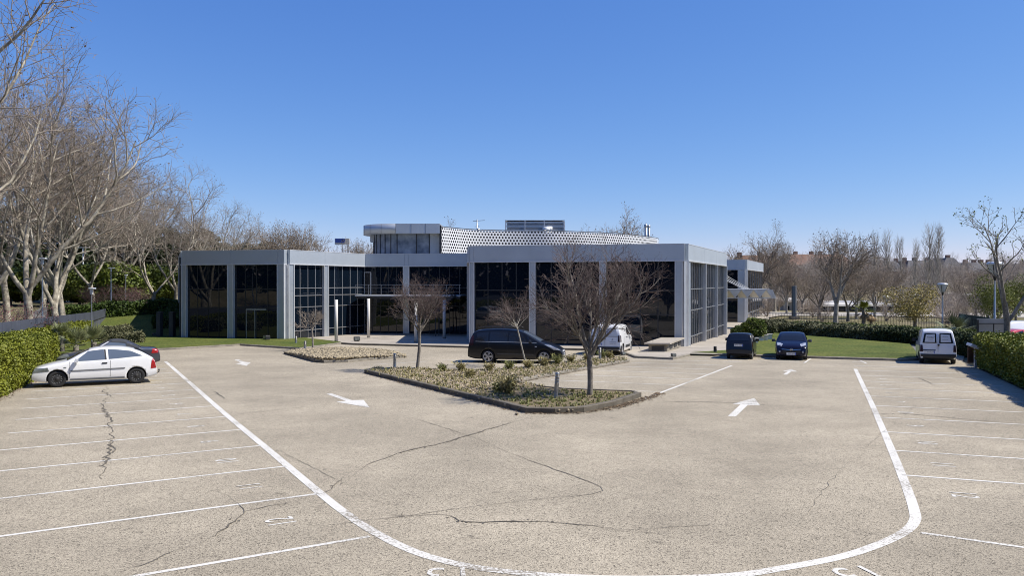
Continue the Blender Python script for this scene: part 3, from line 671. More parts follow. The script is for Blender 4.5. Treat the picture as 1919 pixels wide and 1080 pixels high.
for o_ in (2.66, 3.72):
    for dz in (.45, .9): mb.beam(f3.pt(ub+.1, o_, z1+dz), f3.pt(ub-1.6, o_, z1-1.45+dz), .03, .03)
    mb.beam(f3.pt(ub-1.6, o_, -1.5), f3.pt(ub-1.6, o_, z1-.5), .06, .06)
f3.box(mb, ub-2.5, ub-1.55, 2.6, 3.8, z1-1.58, z1-1.5)
mb.build('stair', M['charcoal'], deck)
# folded entrance canopy with stay cables on the right
mb = MB(); x0, x1, y0, y1, zt2, zb2 = 21.2, 26.9, 78.6, 81.4, 2.62, 1.80; n = 4; w = 1.27
for i in range(n):
    a = 21.7 + w*i
    for (xa, za, xb, zb_) in ((a, zb2, a+w/2, zt2), (a+w/2, zt2, a+w, zb2)):
        mb.hexa([(xa, y0, za-.05), (xb, y0, zb_-.05), (xb, y1, zb_-.05), (xa, y1, za-.05), (xa, y0, za), (xb, y0, zb_), (xb, y1, zb_), (xa, y1, za)])
    p = [(a+w/2+.02, zt2), (a+w+.0, zb2+.03), (a+1.5*w-.02, zt2)] if i < n-1 else [(a+w/2+.02, zt2), (a+w, zb2+.03), (a+w+.42, zb2+.03), (a+w+.05, zt2)]
    for k in range(9):
        t0, t1 = k/9, (k+.72)/9
        zz0, zz1 = zb2+(zt2-zb2)*t0, zb2+(zt2-zb2)*t1
        if i < n-1: q = lambda t: (a+w-(w/2)*t, a+w+(w/2)*t)
        else: q = lambda t: (a+w-(w/2)*t, a+w+.42-.37*t)
        l0, r0 = q(t0); l1, r1 = q(t1); mb.hexa([(l0, y0-.04, zz0), (r0, y0-.04, zz0), (r0, y0+.01, zz0), (l0, y0+.01, zz0), (l1, y0-.04, zz1), (r1, y0-.04, zz1), (r1, y0+.01, zz1), (l1, y0+.01, zz1)])
mb.box(((x0+x1-.3)/2, (y0+y1)/2, zt2+.03), (x1-x0-.3, y1-y0+.02, .04)); mb.box(((x0+x1)/2+.1, y0+.1, zb2-.06), (x1-x0+.4, .1, .06)); mb.box(((x0+x1)/2+.1, y1-.1, zb2-.06), (x1-x0+.4, .1, .06))
can = mb.build('entrance_canopy', M['trim'], bld); mb = MB()
for k in range(4): mb.tube([(20.6, 75+k*1.2, 4.3), (24.6, y0+.3+k*.7, zt2+.05)], .025, 5)
mb.build('stay_cable', M['trim'], can)

# roof things
lu = empty('louvred_plant_unit', (2.6, 86, 5.7), 0, 'grey louvred plant unit standing behind the perforated roof screen', 'plant unit')
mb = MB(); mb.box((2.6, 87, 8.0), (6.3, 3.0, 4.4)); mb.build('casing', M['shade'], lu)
mb = MB()
for i in range(9): mb.box((2.55, 85.42, 8.95+i*.145), (6.5, .12, .085))
for x in (-.72, 1.45, 3.6, 5.82): mb.box((x, 85.38, 8.6), (.1, .16, 3.4))
for i in range(9): mb.box((5.88, 87, 8.95+i*.145), (.12, 3.0, .085))
mb.box((2.55, 86.9, 10.30), (6.7, 3.2, .06)); mb.build('louvre_panel', M['trim'], lu)
def pipe(px, yt, yb, Y, r, m, lab, group):
    t, b = W(px, yt, Y), W(px, yb, Y); e = empty('vent_pipe', (b.x, Y, 5.72), 0, lab, 'vent pipe', group)
    mb = MB(); mb.tube([(b.x, Y, 5.72), (b.x, Y, t.z)], r, 12); mb.build('flue', m, e); mb = MB(); mb.lathe([(r*1.25, t.z-.3), (r*1.25, t.z), (r*.9, t.z+.02), (0.01, t.z+.02)], 12, (b.x, Y, 0)); mb.build('cowl', m, e)
pipe(1210.5, 421, 446, 95, .17, M['steel'], 'taller left flue of the twin steel flues at the right end of the roof', 'twin steel flues')
pipe(1216.5, 422.5, 446, 95, .15, M['steel'], 'shorter right flue of the twin steel flues at the right end of the roof', 'twin steel flues')
pipe(1024, 426, 436, 84, .32, M['white'], 'squat white vent just right of the louvred plant unit', 'white roof vents')
pipe(1029, 425, 436, 84.6, .32, M['white'], 'second squat white vent behind the screen, away from the louvred unit', 'white roof vents')
e = empty('roof_antenna', (-3.85, 84, 5.72), 0, 'thin roof mast with short cross arms left of louvred unit', 'antenna')
mb = MB(); mb.tube([(-3.85, 84, 5.72), (-3.85, 84, 10.3)], .05, 6); mb.build('mast', M['steel'], e)
mb = MB(); mb.beam((-4.3, 84, 10.1), (-3.0, 84, 10.2), .05, .05); mb.beam((-4.1, 84, 9.5), (-3.6, 84, 9.55), .05, .05); mb.tube([(-3.7, 83.9, 8.6), (-3.7, 83.9, 9.3)], .16, 8); mb.build('cross_arm', M['steel'], e)

# white posts on the plaza
def post(px, yt, yb, lab, r=.13):
    g = G(px, yb); t = W(px, yt, g.y); e = empty('white_post', (g.x, g.y, g.z+.09), 0, lab, 'post', 'white round posts on the plaza')
    mb = MB(); mb.tube([(g.x, g.y, g.z+.09), (g.x, g.y, t.z)], r, 20); mb.build('shaft', M['whitepost'], e); mb = MB(); mb.tube([(g.x, g.y, g.z+.09), (g.x, g.y, g.z+.16)], r*1.12, 20); mb.build('base_ring', M['charcoal'], e)
post(630.5, 562, 642, 'white round post standing free at the left end of the plaza')
post(691, 560, 635.5, 'white round post on the plaza under the left end of balcony')
post(779.5, 566, 645, 'white round post on the plaza just behind the bushy young tree')
post(833, 562, 637, 'white round post on the plaza under the right part of balcony')
for px, yt, yb, lab in ((299.5, 586, 633, 'slim dark pillar on the lawn, farther from the building corner'), (323, 587, 634, 'slim dark pillar on the lawn close to the building corner')):
    y = 66.5; p = W(px, yb, y); e = empty('dark_pillar', (p.x, y, tz(p.x, y)), 0, lab, 'pillar', 'dark pillars left of the building')
    mb = MB(); mb.box((p.x, y, -.45), (.34, .6, 2.4)); mb.build('shaft', M['charcoal'], e); mb = MB(); mb.box((p.x, y, .78), (.38, .64, .05)); mb.build('cap', M['dark'], e)
# concrete bench-like vent block at the corner of the path
e = empty('ventilation_block', (10.5, 50.5, -1.1), 0, 'low concrete vent block with wide pale slab top beside the glass corner', 'vent block')
a = G(1216, 663); d = G(1254, 664); y0 = a.y; x0, x1 = a.x, d.x; zb = a.z+.08; xr = .42
def sk(x, y): return (x + (y-y0)*xr, y)
mb = MB(); mb.prism([sk(x0, y0), sk(x1, y0), sk(x1, y0+4.2), sk(x0, y0+4.2)], zb, zb+.50); mb.build('base', M['kerb'], e)
mb = MB(); mb.prism([sk(x0-.22, y0-.25), sk(x1+.22, y0-.25), sk(x1+.22, y0+4.5), sk(x0-.22, y0+4.5)], zb+.503, zb+.60); mb.build('slab_top', M['paving'], e)
mb = MB(); mb.box(((x0+x1)/2, y0-.012, zb+.26), (.78, .03, .26)); mb.build('grille', M['dark'], e)
for k in range(3):
    mb = MB(); p = sk(x1, y0+.7+k*1.35); q = sk(x1, y0+1.5+k*1.35); mb.beam((p[0]+.01, p[1], zb+.26), (q[0]+.01, q[1], zb+.26), .03, .24); mb.build('grille', M['dark'], e)
# ------------------------------------------------------------------ vehicles
def interp(P, x):
    if x <= P[0][0]: return P[0][1]
    for (a, b), (c, d) in zip(P, P[1:]):
        if x <= c: t = (x-a)/(c-a); return b+(d-b)*t
    return P[-1][1]
def smooth_prof(P, n=8):
    q = smooth_poly([(p[0], p[1], 0) for p in P], n); out = []
    for v in q:
        if not out or v.x > out[-1][0]+1e-4: out.append((v.x, v.y))
    return out
class Body:
    """s runs 0 (nose) to L (tail); the car faces +X"""
    def __init__(s, L, W, prof, belt, tumble=.3, zb=.2, rc=.1, front=.16, rear=.07):
        s.L, s.hw, s.prof, s.belt, s.tum, s.zb0, s.rc, s.fr, s.re = L, W/2, smooth_prof(prof), belt, tumble, zb, rc, front, rear
        s.H = max(p[1] for p in s.prof)
    def zt(s, x): return interp(s.prof, x)
    def zb(s, x): return s.zb0 + .10*max(0, 1-x/.5)**2 + .12*max(0, 1-(s.L-x)/.6)**2
    def plan(s, x):
        f = max(0, 1-x/(s.L*.3)); r = max(0, 1-(s.L-x)/(s.L*.28)); return s.hw*(1-s.fr*f**2.6-s.re*r**2.6)
    def sw(s, x, z):
        w = s.plan(x); b = interp(s.belt, x); zb = s.zb(x)
        if z < .5: w *= 1-.07*((.5-z)/(.5-zb+.01))**2
        w *= 1 - .03*max(0, min(1, (z-.6)/(b-.6)))**2 if z > .6 else 1
        if z > b: w -= s.tum*(z-b)*(1+.35*(z-b)/max(.2, s.H-b))
        return w
    def top(s, x, y):
        ze = s.zt(x)-s.rc; ye = s.sw(x, ze); a = min(1, abs(y)/ye); return ze+s.rc*(1-a**2.6)**(1/2.6)
    def inside(s, x, y, z):
        if x < 0 or x > s.L or z < s.zb(x): return False
        ze = s.zt(x)-s.rc
        return abs(y) <= s.sw(x, z) if z <= ze else abs(y) <= s.sw(x, ze) and z <= s.top(x, y)
    def hit(s, axis, sign, p):            # march from outside along an axis to the surface
        p = list(p); lim = {0: (-.2, s.L+.2), 1: (-s.hw-.2, s.hw+.2), 2: (0, s.H+.3)}[axis]
        a, b = (lim[1], lim[0]) if sign > 0 else (lim[0], lim[1]); n = 150; prev = a
        for i in range(n+1):
            q = a+(b-a)*i/n; p[axis] = q
            if s.inside(*p):
                lo, hi = prev, q
                for _ in range(10):
                    m = (lo+hi)/2; p[axis] = m
                    if s.inside(*p): hi = m
                    else: lo = m
                p[axis] = lo; return p
            prev = q
        return None
    def out(s, p): return (s.L/2-p[0], p[1], p[2])
    def mesh(s):
        mb = MB(); xs = []; x = 0
        xs = sorted(set([0, .01, .03, .07] + [round(i*s.L/56, 4) for i in range(1, 56)] + [s.L-.07, s.L-.03, s.L-.01, s.L]))
        m = None
        for x in xs:
            zb, ze = s.zb(x), s.zt(x)-s.rc; ring = [(x, 0, zb)]
            for k in range(13): z = zb+(ze-zb)*k/12; ring.append((x, s.sw(x, z), z))
            ye = s.sw(x, ze)
            for k in range(1, 7): y = ye*(1-(k/6)**2.2); ring.append((x, y, s.top(x, y)))
            full = ring + [(a, -b, c) for a, b, c in reversed(ring[1:-1])]
            m = len(full); mb.v += [s.out(p) for p in full]
        for i in range(len(xs)-1):
            for k in range(m): k2 = (k+1) % m; mb.f.append((i*m+k, i*m+k2, (i+1)*m+k2, (i+1)*m+k)); mb.sm.append(True)
        mb.f.append(tuple(range(m-1, -1, -1))); mb.f.append(tuple(range((len(xs)-1)*m, len(xs)*m))); mb.sm += [False, False]
        return mb
    def patch(s, mb, axis, sign, q, off=.008, nu=12, nv=5, curve=0):
        """a quad in the plane of the two other axes, laid on the body surface"""
        g = []
        for j in range(nv+1):
            row = []
            for i in range(nu+1):
                u, v = i/nu, j/nv
                a = [(q[0][k]*(1-u)+q[1][k]*u)*(1-v)+(q[3][k]*(1-u)+q[2][k]*u)*v for k in (0, 1)]
                p = [0, 0, 0]; o = [k for k in (0, 1, 2) if k != axis]; p[o[0]], p[o[1]] = a
                if curve: p[o[1]] += curve*4*u*(1-u)*v
                h = s.hit(axis, sign, p)
                row.append(h)
            g.append(row)
        for j in range(nv+1):
            for i in range(nu+1):
                if g[j][i] is None: continue
        idx = {}
        def nrm(j, i):
            p = g[j][i]; a = g[j][min(i+1, nu)] or p; b = g[j][max(i-1, 0)] or p; c = g[min(j+1, nv)][i] or p; d = g[max(j-1, 0)][i] or p
            n = (Vector(a)-Vector(b)).cross(Vector(c)-Vector(d))
            if n.length < 1e-7: n = Vector([0, 0, 0]); n[axis] = sign; return n
            n.normalize()
            return n if n[axis]*sign > 0 else -n
        for j in range(nv+1):
            for i in range(nu+1):
                if g[j][i] is not None:
                    n = nrm(j, i); idx[j, i] = len(mb.v); mb.v.append(s.out(Vector(g[j][i])+n*off))
        for j in range(nv):
            for i in range(nu):
                k = [(j, i), (j, i+1), (j+1, i+1), (j+1, i)]
                if all(t in idx for t in k):
                    f = [idx[t] for t in k]
                    a, b, c = (Vector(mb.v[t]) for t in f[:3]); n = (b-a).cross(c-a); nn = [-n.x, n.y, n.z][axis]
                    mb.f.append(tuple(f) if nn*sign >= 0 else tuple(reversed(f))); mb.sm.append(True)
def bool_cut(ob, cutter):
    md = ob.modifiers.new('b', 'BOOLEAN'); md.operation = 'DIFFERENCE'; md.object = cutter; md.solver = 'EXACT'
    bpy.context.view_layer.update(); dg = bpy.context.evaluated_depsgraph_get()
    me = bpy.data.meshes.new_from_object(ob.evaluated_get(dg), preserve_all_data_layers=True, depsgraph=dg); ob.modifiers.clear(); ob.data = me
    bpy.data.objects.remove(cutter)
def wheel(parent, x, y, r, width, kind, side):
    mb = MB(); h = width/2; ri = r*.66 if kind == 'steel' else r*.72
    mb.lathe([(ri, -h*.8), (r*.93, -h), (r*.99, -h*.7), (r, 0), (r*.99, h*.7), (r*.93, h), (ri, h*.8)], 30, axis='y')
    for k in range(len(mb.sm)): mb.sm[k] = True
    w = mb.build('wheel', M['rubber'], parent, local=True); w.location = (x, y, r); s_ = side; mb = MB()
    m = M['steelrim'] if kind == 'steel' else M['alloy']
    if kind == 'steel':
        mb.lathe([(ri*1.01, s_*h*.86), (ri*.93, s_*h*.62), (ri*.80, s_*h*.60), (ri*.62, s_*h*.78), (ri*.34, s_*h*.62), (ri*.30, s_*h*.70), (.005, s_*h*.72)], 28, axis='y')
        rim = mb.build('rim', m, w, local=True); mb = MB()
        for k in range(12):
            t = 2*PI*k/12; mb.box((ri*.74*math.cos(t), s_*h*.72, ri*.74*math.sin(t)), (.03, .02, .03))
        mb.build('slot', M['grey_plastic'], rim, local=True)
        mb = MB(); mb.lathe([(.055, s_*h*.75), (.05, s_*h*.8), (.004, s_*h*.82)], 14, axis='y'); mb.build('hub_cap', M['steelrim'], rim, local=True)
    else:
        mb.lathe([(ri*1.02, s_*h*.86), (ri*.98, s_*h*.9), (ri*.90, s_*h*.84), (ri*.88, s_*h*.3)], 28, axis='y')
        for k in range(5):
            for d in (-.17, .17):
                t = 2*PI*k/5+d; t2 = 2*PI*k/5+d*.5
                mb.beam((ri*.12*math.cos(t2), s_*h*.82, ri*.12*math.sin(t2)), (ri*.92*math.cos(t), s_*h*.76, ri*.92*math.sin(t)), .045 if kind == 'alloy' else .06, .03, up=(0, 1, 0))
        mb.lathe([(ri*.2, s_*h*.7), (ri*.2, s_*h*.86), (.004, s_*h*.88)], 16, axis='y')
        rim = mb.build('rim', m, w, local=True)
        mb = MB(); mb.lathe([(ri*.9, s_*h*.35), (.004, s_*h*.35)], 20, axis='y'); mb.build('brake_disc', M['steelrim'], rim, local=True)
    return w
def car(name, label, cat, loc, heading, B, paint, ax, r, kind='alloy', scale=1, group=None, track=.86, arch=1.14, pitch=True, ww=.2):
    e = empty(name, loc, 0, label, cat, group)
    hx, hy = heading; rz = math.atan2(hy, hx)
    # lie on the slope of the lot
    fwd = Vector((hx, hy, -K*hy)).normalized(); lft = Vector((-hy, hx, -K*hx)).normalized(); up = fwd.cross(lft).normalized(); lft = up.cross(fwd)
    e.rotation_euler = Matrix((fwd, lft, up)).transposed().to_euler(); e.scale = (scale,)*3
    body = B.mesh().build('body', paint, e, local=True, fix=True)
    cut = MB()
    for a in ax:
        for sd in (-1, 1):
            y0, y1 = sd*(B.hw-.28), sd*(B.hw+.1); x = B.L/2-a
            cut.tube([(x, y0, r*1.02), (x, y1, r*1.02)], r*arch, 26)
    body.data.materials.append(M['plastic'])
    cb = cut.build('cutter', M['plastic'], fix=True); cb.parent = None; cb.matrix_world = Matrix.Identity(4)
    body.parent = None; bool_cut(body, cb); body.parent = e
    for p in body.data.polygons:
        if body.data.materials[p.material_index] == M['plastic']: p.use_smooth = False
    for a in ax:
        for sd in (-1, 1): wheel(e, B.L/2-a, sd*(B.plan(a)-.035-ww/2), r, ww, kind, sd)
    # under-body
    mb = MB(); mb.box((0, 0, B.zb0+.06), (B.L*.8, B.hw*1.2, .12)); mb.build('underbody', M['plastic'], e, local=True)
    return e, body
def add(e, B, name, m, patches, parent=None, **k):
    mb = MB()
    for p in patches: B.patch(mb, *p, **k)
    return mb.build(name, m, parent or e, local=True)
def both(q): return [(1, 1, q), (1, -1, q)]
def side_glass(e, B, quads, m, curve=0):
    for q in quads:
        for sd in (1, -1): add(e, B, 'side_window', m, [(1, sd, q)], off=.006, curve=curve)
def mirrors(e, B, x, z, m, scale=1):
    for sd in (1, -1):
        y = B.sw(x, z)
        mb = MB(); X = B.L/2-x
        mb.tube([(X, sd*y*.97, z), (X+.0, sd*(y+.09), z+.03)], [.035, .03], 8)
        hx = [(X-.05, sd*(y+.05), z-.04), (X+.09, sd*(y+.07), z-.03), (X+.09, sd*(y+.2), z-.03), (X-.05, sd*(y+.24), z-.03), (X-.05, sd*(y+.05), z+.13), (X+.05, sd*(y+.07), z+.11), (X+.05, sd*(y+.19), z+.10), (X-.05, sd*(y+.24), z+.11)]
        mb.hexa(hx); o = mb.build('mirror', m, e, local=True, fix=True)
        bv = o.modifiers.new('bev', 'BEVEL'); bv.width = .02; bv.segments = 2
def door_seams(e, B, xs, z0, z1, m, handles=(), hz=.8):
    for sd in (1, -1):
        mb = MB()
        for x in xs: B.patch(mb, 1, sd, [(x-.006, z0), (x+.006, z0), (x+.006, z1), (x-.006, z1)], off=.004, nu=1, nv=8)
        mb.build('door_seam', M['plastic'], e, local=True)
        for x in handles: add(e, B, 'door_handle', m, [(1, sd, [(x-.09, hz-.025), (x+.09, hz-.02), (x+.09, hz+.03), (x-.09, hz+.025)])], off=.018, nu=4, nv=2)
def text_on(e, body, txt, size, mtx, m, name='lettering', extrude=.001, italic=0):
    o = text_mesh(name, txt, size, m, italic, ext=extrude); o.parent = e; o.matrix_local = mtx; return o
def face_rear(x, y, z, tilt=0):   # text readable from behind the car
    return Matrix.Translation((x, y, z)) @ Matrix.Rotation(-PI/2, 4, 'Z') @ Matrix.Rotation(PI/2 - tilt, 4, 'X')
def face_front(x, y, z, tilt=0):
    return Matrix.Translation((x, y, z)) @ Matrix.Rotation(PI/2, 4, 'Z') @ Matrix.Rotation(PI/2 - tilt, 4, 'X')
def plate(e, B, front, z, y, txt, w=.46, h=.1):
    p = [0, y, z]; hit = B.hit(0, -1 if front else 1, p); X = B.L/2-hit[0]; X += .012 if front else -.012
    mb = MB(); mb.box((X, y, z), (.015, w+.03, h+.03)); f = mb.build('number_plate', M['plate'], e, local=True)
    mb = MB(); s = 1 if front else -1; mb.box((X+s*.009, y+(w/2-.005)*(s), z), (.004, .04, h+.02)); mb.build('plate_band', M['blueink'], f, local=True)
    text_on(f, None, txt, h*1.0, (face_front if front else face_rear)(X+s*.0095, y, z), M['greyink'])

# -- white three door hatchback in the left stalls
HB = Body(4.11, 1.71, [(0, .52), (.05, .64), (.16, .73), (.6, .86), (1.08, .97), (1.5, 1.20), (1.85, 1.36), (2.2, 1.42), (2.7, 1.425), (3.1, 1.385), (3.5, 1.27), (3.8, 1.10), (3.98, .98), (4.06, .86), (4.11, .62)], [(0, .7), (1.1, .90), (3.4, .99), (4.1, 1.0)], tumble=.34)
hd = (-.872, -.49)
e, b = car('white_hatchback', 'white three door hatchback with black steel wheels and tow bar', 'car', (-16.9, 30.95, tz(0, 30.95)), hd, HB, M['cwhite'], (.80, 3.41), .305, 'steel', 1.06)
side_glass(e, HB, [[(1.36, .93), (2.34, .965), (2.30, 1.335), (1.78, 1.28)], [(2.47, .975), (3.62, 1.06), (3.22, 1.25), (2.44, 1.34)]], M['carglass_pale'], .01)
for sd in (1, -1):
    add(e, HB, 'pillar_trim', M['plastic'], [(1, sd, [(2.345, .965), (2.40, .967), (2.36, 1.337), (2.31, 1.335)])], off=.007, nu=2)
    add(e, HB, 'side_moulding', M['grey_plastic'], [(1, sd, [(1.22, .565), (3.02, .60), (3.02, .645), (1.22, .61)])], off=.018, nu=14, nv=2)
    add(e, HB, 'sill', M['grey_plastic'], [(1, sd, [(1.2, .235), (3.0, .235), (3.0, .30), (1.2, .30)])], off=.012, nu=8, nv=2)
    add(e, HB, 'headlight', M['lampd'], [(1, sd, [(.06, .56), (.55, .60), (.50, .735), (.12, .70)])], off=.010, nu=8, nv=4)
    add(e, HB, 'tail_light', M['lampr'], [(1, sd, [(3.90, .56), (4.095, .58), (4.03, .93), (3.94, .93)])], off=.010, nu=5, nv=6)
    add(e, HB, 'indicator', M['lampd'], [(1, sd, [(1.0, .70), (1.09, .70), (1.09, .735), (1.0, .735)])], off=.010, nu=2, nv=2)
add(e, HB, 'windscreen', M['carglass'], [(2, 1, [(1.10, -.62), (1.10, .62), (1.83, .50), (1.83, -.50)])], off=.008)
add(e, HB, 'rear_window', M['carglass'], [(2, 1, [(3.36, -.50), (3.36, .50), (3.95, .55), (3.95, -.55)])], off=.010)
add(e, HB, 'grille', M['plastic'], [(0, -1, [(-.42, .58), (.42, .58), (.40, .66), (-.40, .66)])], off=.01); add(e, HB, 'bumper_strip', M['plastic'], [(0, -1, [(-.7, .32), (.7, .32), (.66, .42), (-.66, .42)])], off=.01)
door_seams(e, HB, (1.20, 2.52), .32, .93, M['plastic'], (2.33,), .83); mirrors(e, HB, 1.42, .93, M['cwhite'])
mb = MB(); mb.tube([(-1.95, 0, .33), (-2.12, 0, .31), (-2.2, 0, .35), (-2.2, 0, .42)], .022, 8); mb.lathe([(.002, .47), (.03, .45), (.03, .42), (.002, .40)], 10, (-2.2, 0, 0)); mb.build('tow_bar', M['plastic'], e, local=True)
mb = MB(); mb.tube([(-1.5, .02, 1.34), (-1.62, .02, 1.42)], .008, 5); mb.build('aerial', M['plastic'], e, local=True)
# -- grey convertible behind it
CB = Body(4.4, 1.76, [(0, .5), (.06, .62), (.3, .74), (.9, .87), (1.42, .955), (1.85, 1.20), (2.2, 1.355), (2.55, 1.385), (2.95, 1.33), (3.35, 1.13), (3.6, 1.01), (4.1, .97), (4.32, .87), (4.4, .6)], [(0, .7), (1.4, .90), (4.4, .95)], tumble=.36)
e, b = car('grey_convertible', 'grey convertible with closed dark soft top behind the white hatchback', 'car', (-20.05, 37.9, tz(0, 37.9)), hd, CB, M['csilver'], (.9, 3.5), .315, 'alloy', 1.03)
side_glass(e, CB, [[(1.72, .955), (2.95, .99), (2.86, 1.20), (2.24, 1.26)]], M['carglass_pale'], .01)
add(e, CB, 'soft_top', M['ctop'], [(2, 1, [(2.26, -.60), (2.26, .60), (3.56, .62), (3.56, -.62)])] + both([(2.24, 1.275), (2.87, 1.215), (3.0, 1.30), (2.35, 1.36)]) + both([(2.97, .98), (3.55, .98), (3.3, 1.1), (2.9, 1.22)]), off=.012)
add(e, CB, 'windscreen', M['carglass'], [(2, 1, [(1.46, -.64), (1.46, .64), (2.18, .54), (2.18, -.54)])], off=.008)
for sd in (1, -1):
    add(e, CB, 'tail_light', M['lampr'], [(1, sd, [(4.0, .70), (4.36, .72), (4.30, .90), (4.05, .92)])], off=.01, nu=5, nv=5)
    add(e, CB, 'headlight', M['lampd'], [(1, sd, [(.05, .56), (.6, .62), (.5, .76), (.1, .70)])], off=.01, nu=6, nv=4)
    add(e, CB, 'windscreen_pillar', M['trim'], [(1, sd, [(1.55, .95), (1.63, .95), (2.2, 1.29), (2.14, 1.30)])], off=.012, nu=3, nv=6)
door_seams(e, CB, (1.5, 2.95), .32, .93, M['csilver'], (2.75,), .8); mirrors(e, CB, 1.75, .95, M['csilver'])
# -- black people carrier
MV = Body(4.86, 1.86, [(0, .52), (.05, .68), (.2, .80), (.6, .97), (1.05, 1.10), (1.6, 1.40), (2.05, 1.63), (2.5, 1.72), (3.2, 1.75), (4.1, 1.72), (4.5, 1.63), (4.68, 1.40), (4.78, 1.08), (4.84, .8), (4.86, .55)], [(0, .8), (1.1, 1.0), (4.86, 1.08)], tumble=.26, rc=.09)
hdv = Vector((.985, -.17)).normalized()
g = G(967, 681.5); ctr = Vector((g.x, g.y, 0)) + Vector((-hdv.y, hdv.x, 0))*.86 + Vector((*hdv, 0))*-.06
e, b = car('black_minivan', 'black people carrier with silver wheels parked behind the wedge shaped island', 'car', (ctr.x, ctr.y, tz(0, ctr.y)), tuple(hdv), MV, M['cblack'], (.93, 3.80), .335, 'alloy', 1.05)
side_glass(e, MV, [[(1.38, 1.08), (1.72, 1.08), (1.80, 1.38), (1.76, 1.40)], [(1.80, 1.08), (2.72, 1.09), (2.70, 1.56), (2.02, 1.50)], [(2.80, 1.09), (3.72, 1.10), (3.70, 1.58), (2.78, 1.58)], [(3.80, 1.10), (4.42, 1.16), (4.38, 1.52), (3.78, 1.57)]], M['carglass'])
for sd in (1, -1):
    add(e, MV, 'window_trim', M['trim'], [(1, sd, [(1.3, 1.045), (4.45, 1.09), (4.45, 1.105), (1.3, 1.06)])], off=.012, nu=16, nv=1)
    add(e, MV, 'headlight', M['lampc'], [(1, sd, [(.10, .68), (.42, .70), (.92, .98), (.62, .93)])], off=.012, nu=8, nv=4)
    add(e, MV, 'tail_light', M['lampk'], [(1, sd, [(4.55, .9), (4.80, .9), (4.68, 1.38), (4.56, 1.38)])], off=.01, nu=4, nv=5)
    add(e, MV, 'side_repeater', M['trim'], [(1, sd, [(1.28, .84), (1.38, .84), (1.38, .88), (1.28, .88)])], off=.01, nu=2, nv=2)
    add(e, MV, 'sill', M['grey_plastic'], [(1, sd, [(1.45, .46), (3.3, .46), (3.3, .475), (1.45, .475)])], off=.01, nu=8, nv=1)
    mb = MB(); y = .66*sd; mb.tube([(-1.9, y, 1.70), (-1.8, y, 1.80), (.1, y, 1.82), (.25, y, 1.74)], .022, 8); mb.build('roof_rail', M['plastic'], e, local=True)
add(e, MV, 'windscreen', M['carglass_pale'], [(2, 1, [(1.12, -.70), (1.12, .70), (2.02, .60), (2.02, -.60)])], off=.008)
add(e, MV, 'rear_window', M['carglass'], [(0, 1, [(-.64, 1.12), (.64, 1.12), (.58, 1.55), (-.58, 1.55)])], off=.01)
add(e, MV, 'grille', M['trim'], [(0, -1, [(-.5, .58), (.5, .58), (.45, .66), (-.45, .66)])], off=.01)
door_seams(e, MV, (1.40, 2.76, 3.76), .34, 1.04, M['cblack'], (2.62, 3.6), .96); mirrors(e, MV, 1.62, 1.08, M['cblack'])
plate(e, MV, True, .45, 0, '3156 GBX'); mb = MB(); mb.tube([(-1.85, 0, 1.66), (-2.1, 0, 1.82)], .008, 5); mb.build('aerial', M['plastic'], e, local=True)
# -- white delivery van beside the big tree
V1 = Body(4.40, 1.84, [(0, .55), (.05, .78), (.2, .92), (.6, 1.06), (1.0, 1.17), (1.45, 1.50), (1.85, 1.74), (2.3, 1.82), (3.4, 1.83), (4.12, 1.80), (4.26, 1.68), (4.33, 1.2), (4.38, .8), (4.40, .5)], [(0, .8), (1.0, 1.08), (4.4, 1.15)], tumble=.14, rc=.09, rear=.03)
hv = Vector((.33, .944)).normalized(); g = G(1164.5, 665.5); g2_ = Vector((g.x, g.y, 0)) + Vector((*hv, 0))*1.42 - Vector((hv.y, -hv.x, 0))*.80
e, b = car('white_delivery_van', 'white delivery van with blue lettering on its rear window, by the big bare tree', 'van', (g2_.x, g2_.y, tz(0, g2_.y)), tuple(hv), V1, M['cwhite'], (.88, 3.62), .325, 'alloy', 1.03)
add(e, V1, 'windscreen', M['carglass'], [(2, 1, [(1.05, -.72), (1.05, .72), (1.82, .64), (1.82, -.64)])], off=.008)
side_glass(e, V1, [[(1.42, 1.16), (2.35, 1.16), (2.30, 1.60), (1.78, 1.56)]], M['carglass'])
rw = add(e, V1, 'rear_window', M['white'], [(0, 1, [(-.70, 1.14), (.70, 1.14), (.62, 1.58), (-.62, 1.58)])], off=.012)
add(e, V1, 'window_surround', M['grey_plastic'], [(0, 1, q) for q in ([(-.74, 1.10), (.74, 1.10), (.74, 1.135), (-.74, 1.135)], [(-.68, 1.585), (.68, 1.585), (.66, 1.61), (-.66, 1.61)])], off=.014, nv=1)
add(e, V1, 'rear_bumper', M['plastic'], [(0, 1, [(-.86, .24), (.86, .24), (.86, .52), (-.86, .52)])] + both([(3.98, .26), (4.36, .26), (4.36, .60), (4.02, .55)]), off=.02)
for sd in (1, -1):
    add(e, V1, 'tail_light', M['lampk'], [(1, sd, [(4.10, .80), (4.36, .80), (4.30, 1.18), (4.14, 1.18)])], off=.014, nu=4, nv=5); add(e, V1, 'tail_light', M['lampk'], [(0, 1, [(sd*.74, .80), (sd*.86, .80), (sd*.84, 1.18), (sd*.75, 1.18)])], off=.014, nu=4, nv=5)
    add(e, V1, 'side_moulding', M['plastic'], [(1, sd, [(1.55, .40), (2.9, .40), (2.9, .56), (1.55, .56)])], off=.014, nu=10, nv=2)
door_seams(e, V1, (1.30, 2.42, 3.2), .34, 1.1, M['plastic'], (2.3, 2.62), 1.02); mirrors(e, V1, 1.5, 1.15, M['plastic'])
X = V1.L/2-4.37-.03; mb = MB(); mb.box((X+.0, .02, .78), (.03, .012, .5)); mb.box((X-.005, .08, .97), (.03, .22, .05)); mb.build('rear_door_seam', M['grey_plastic'], e, local=True)
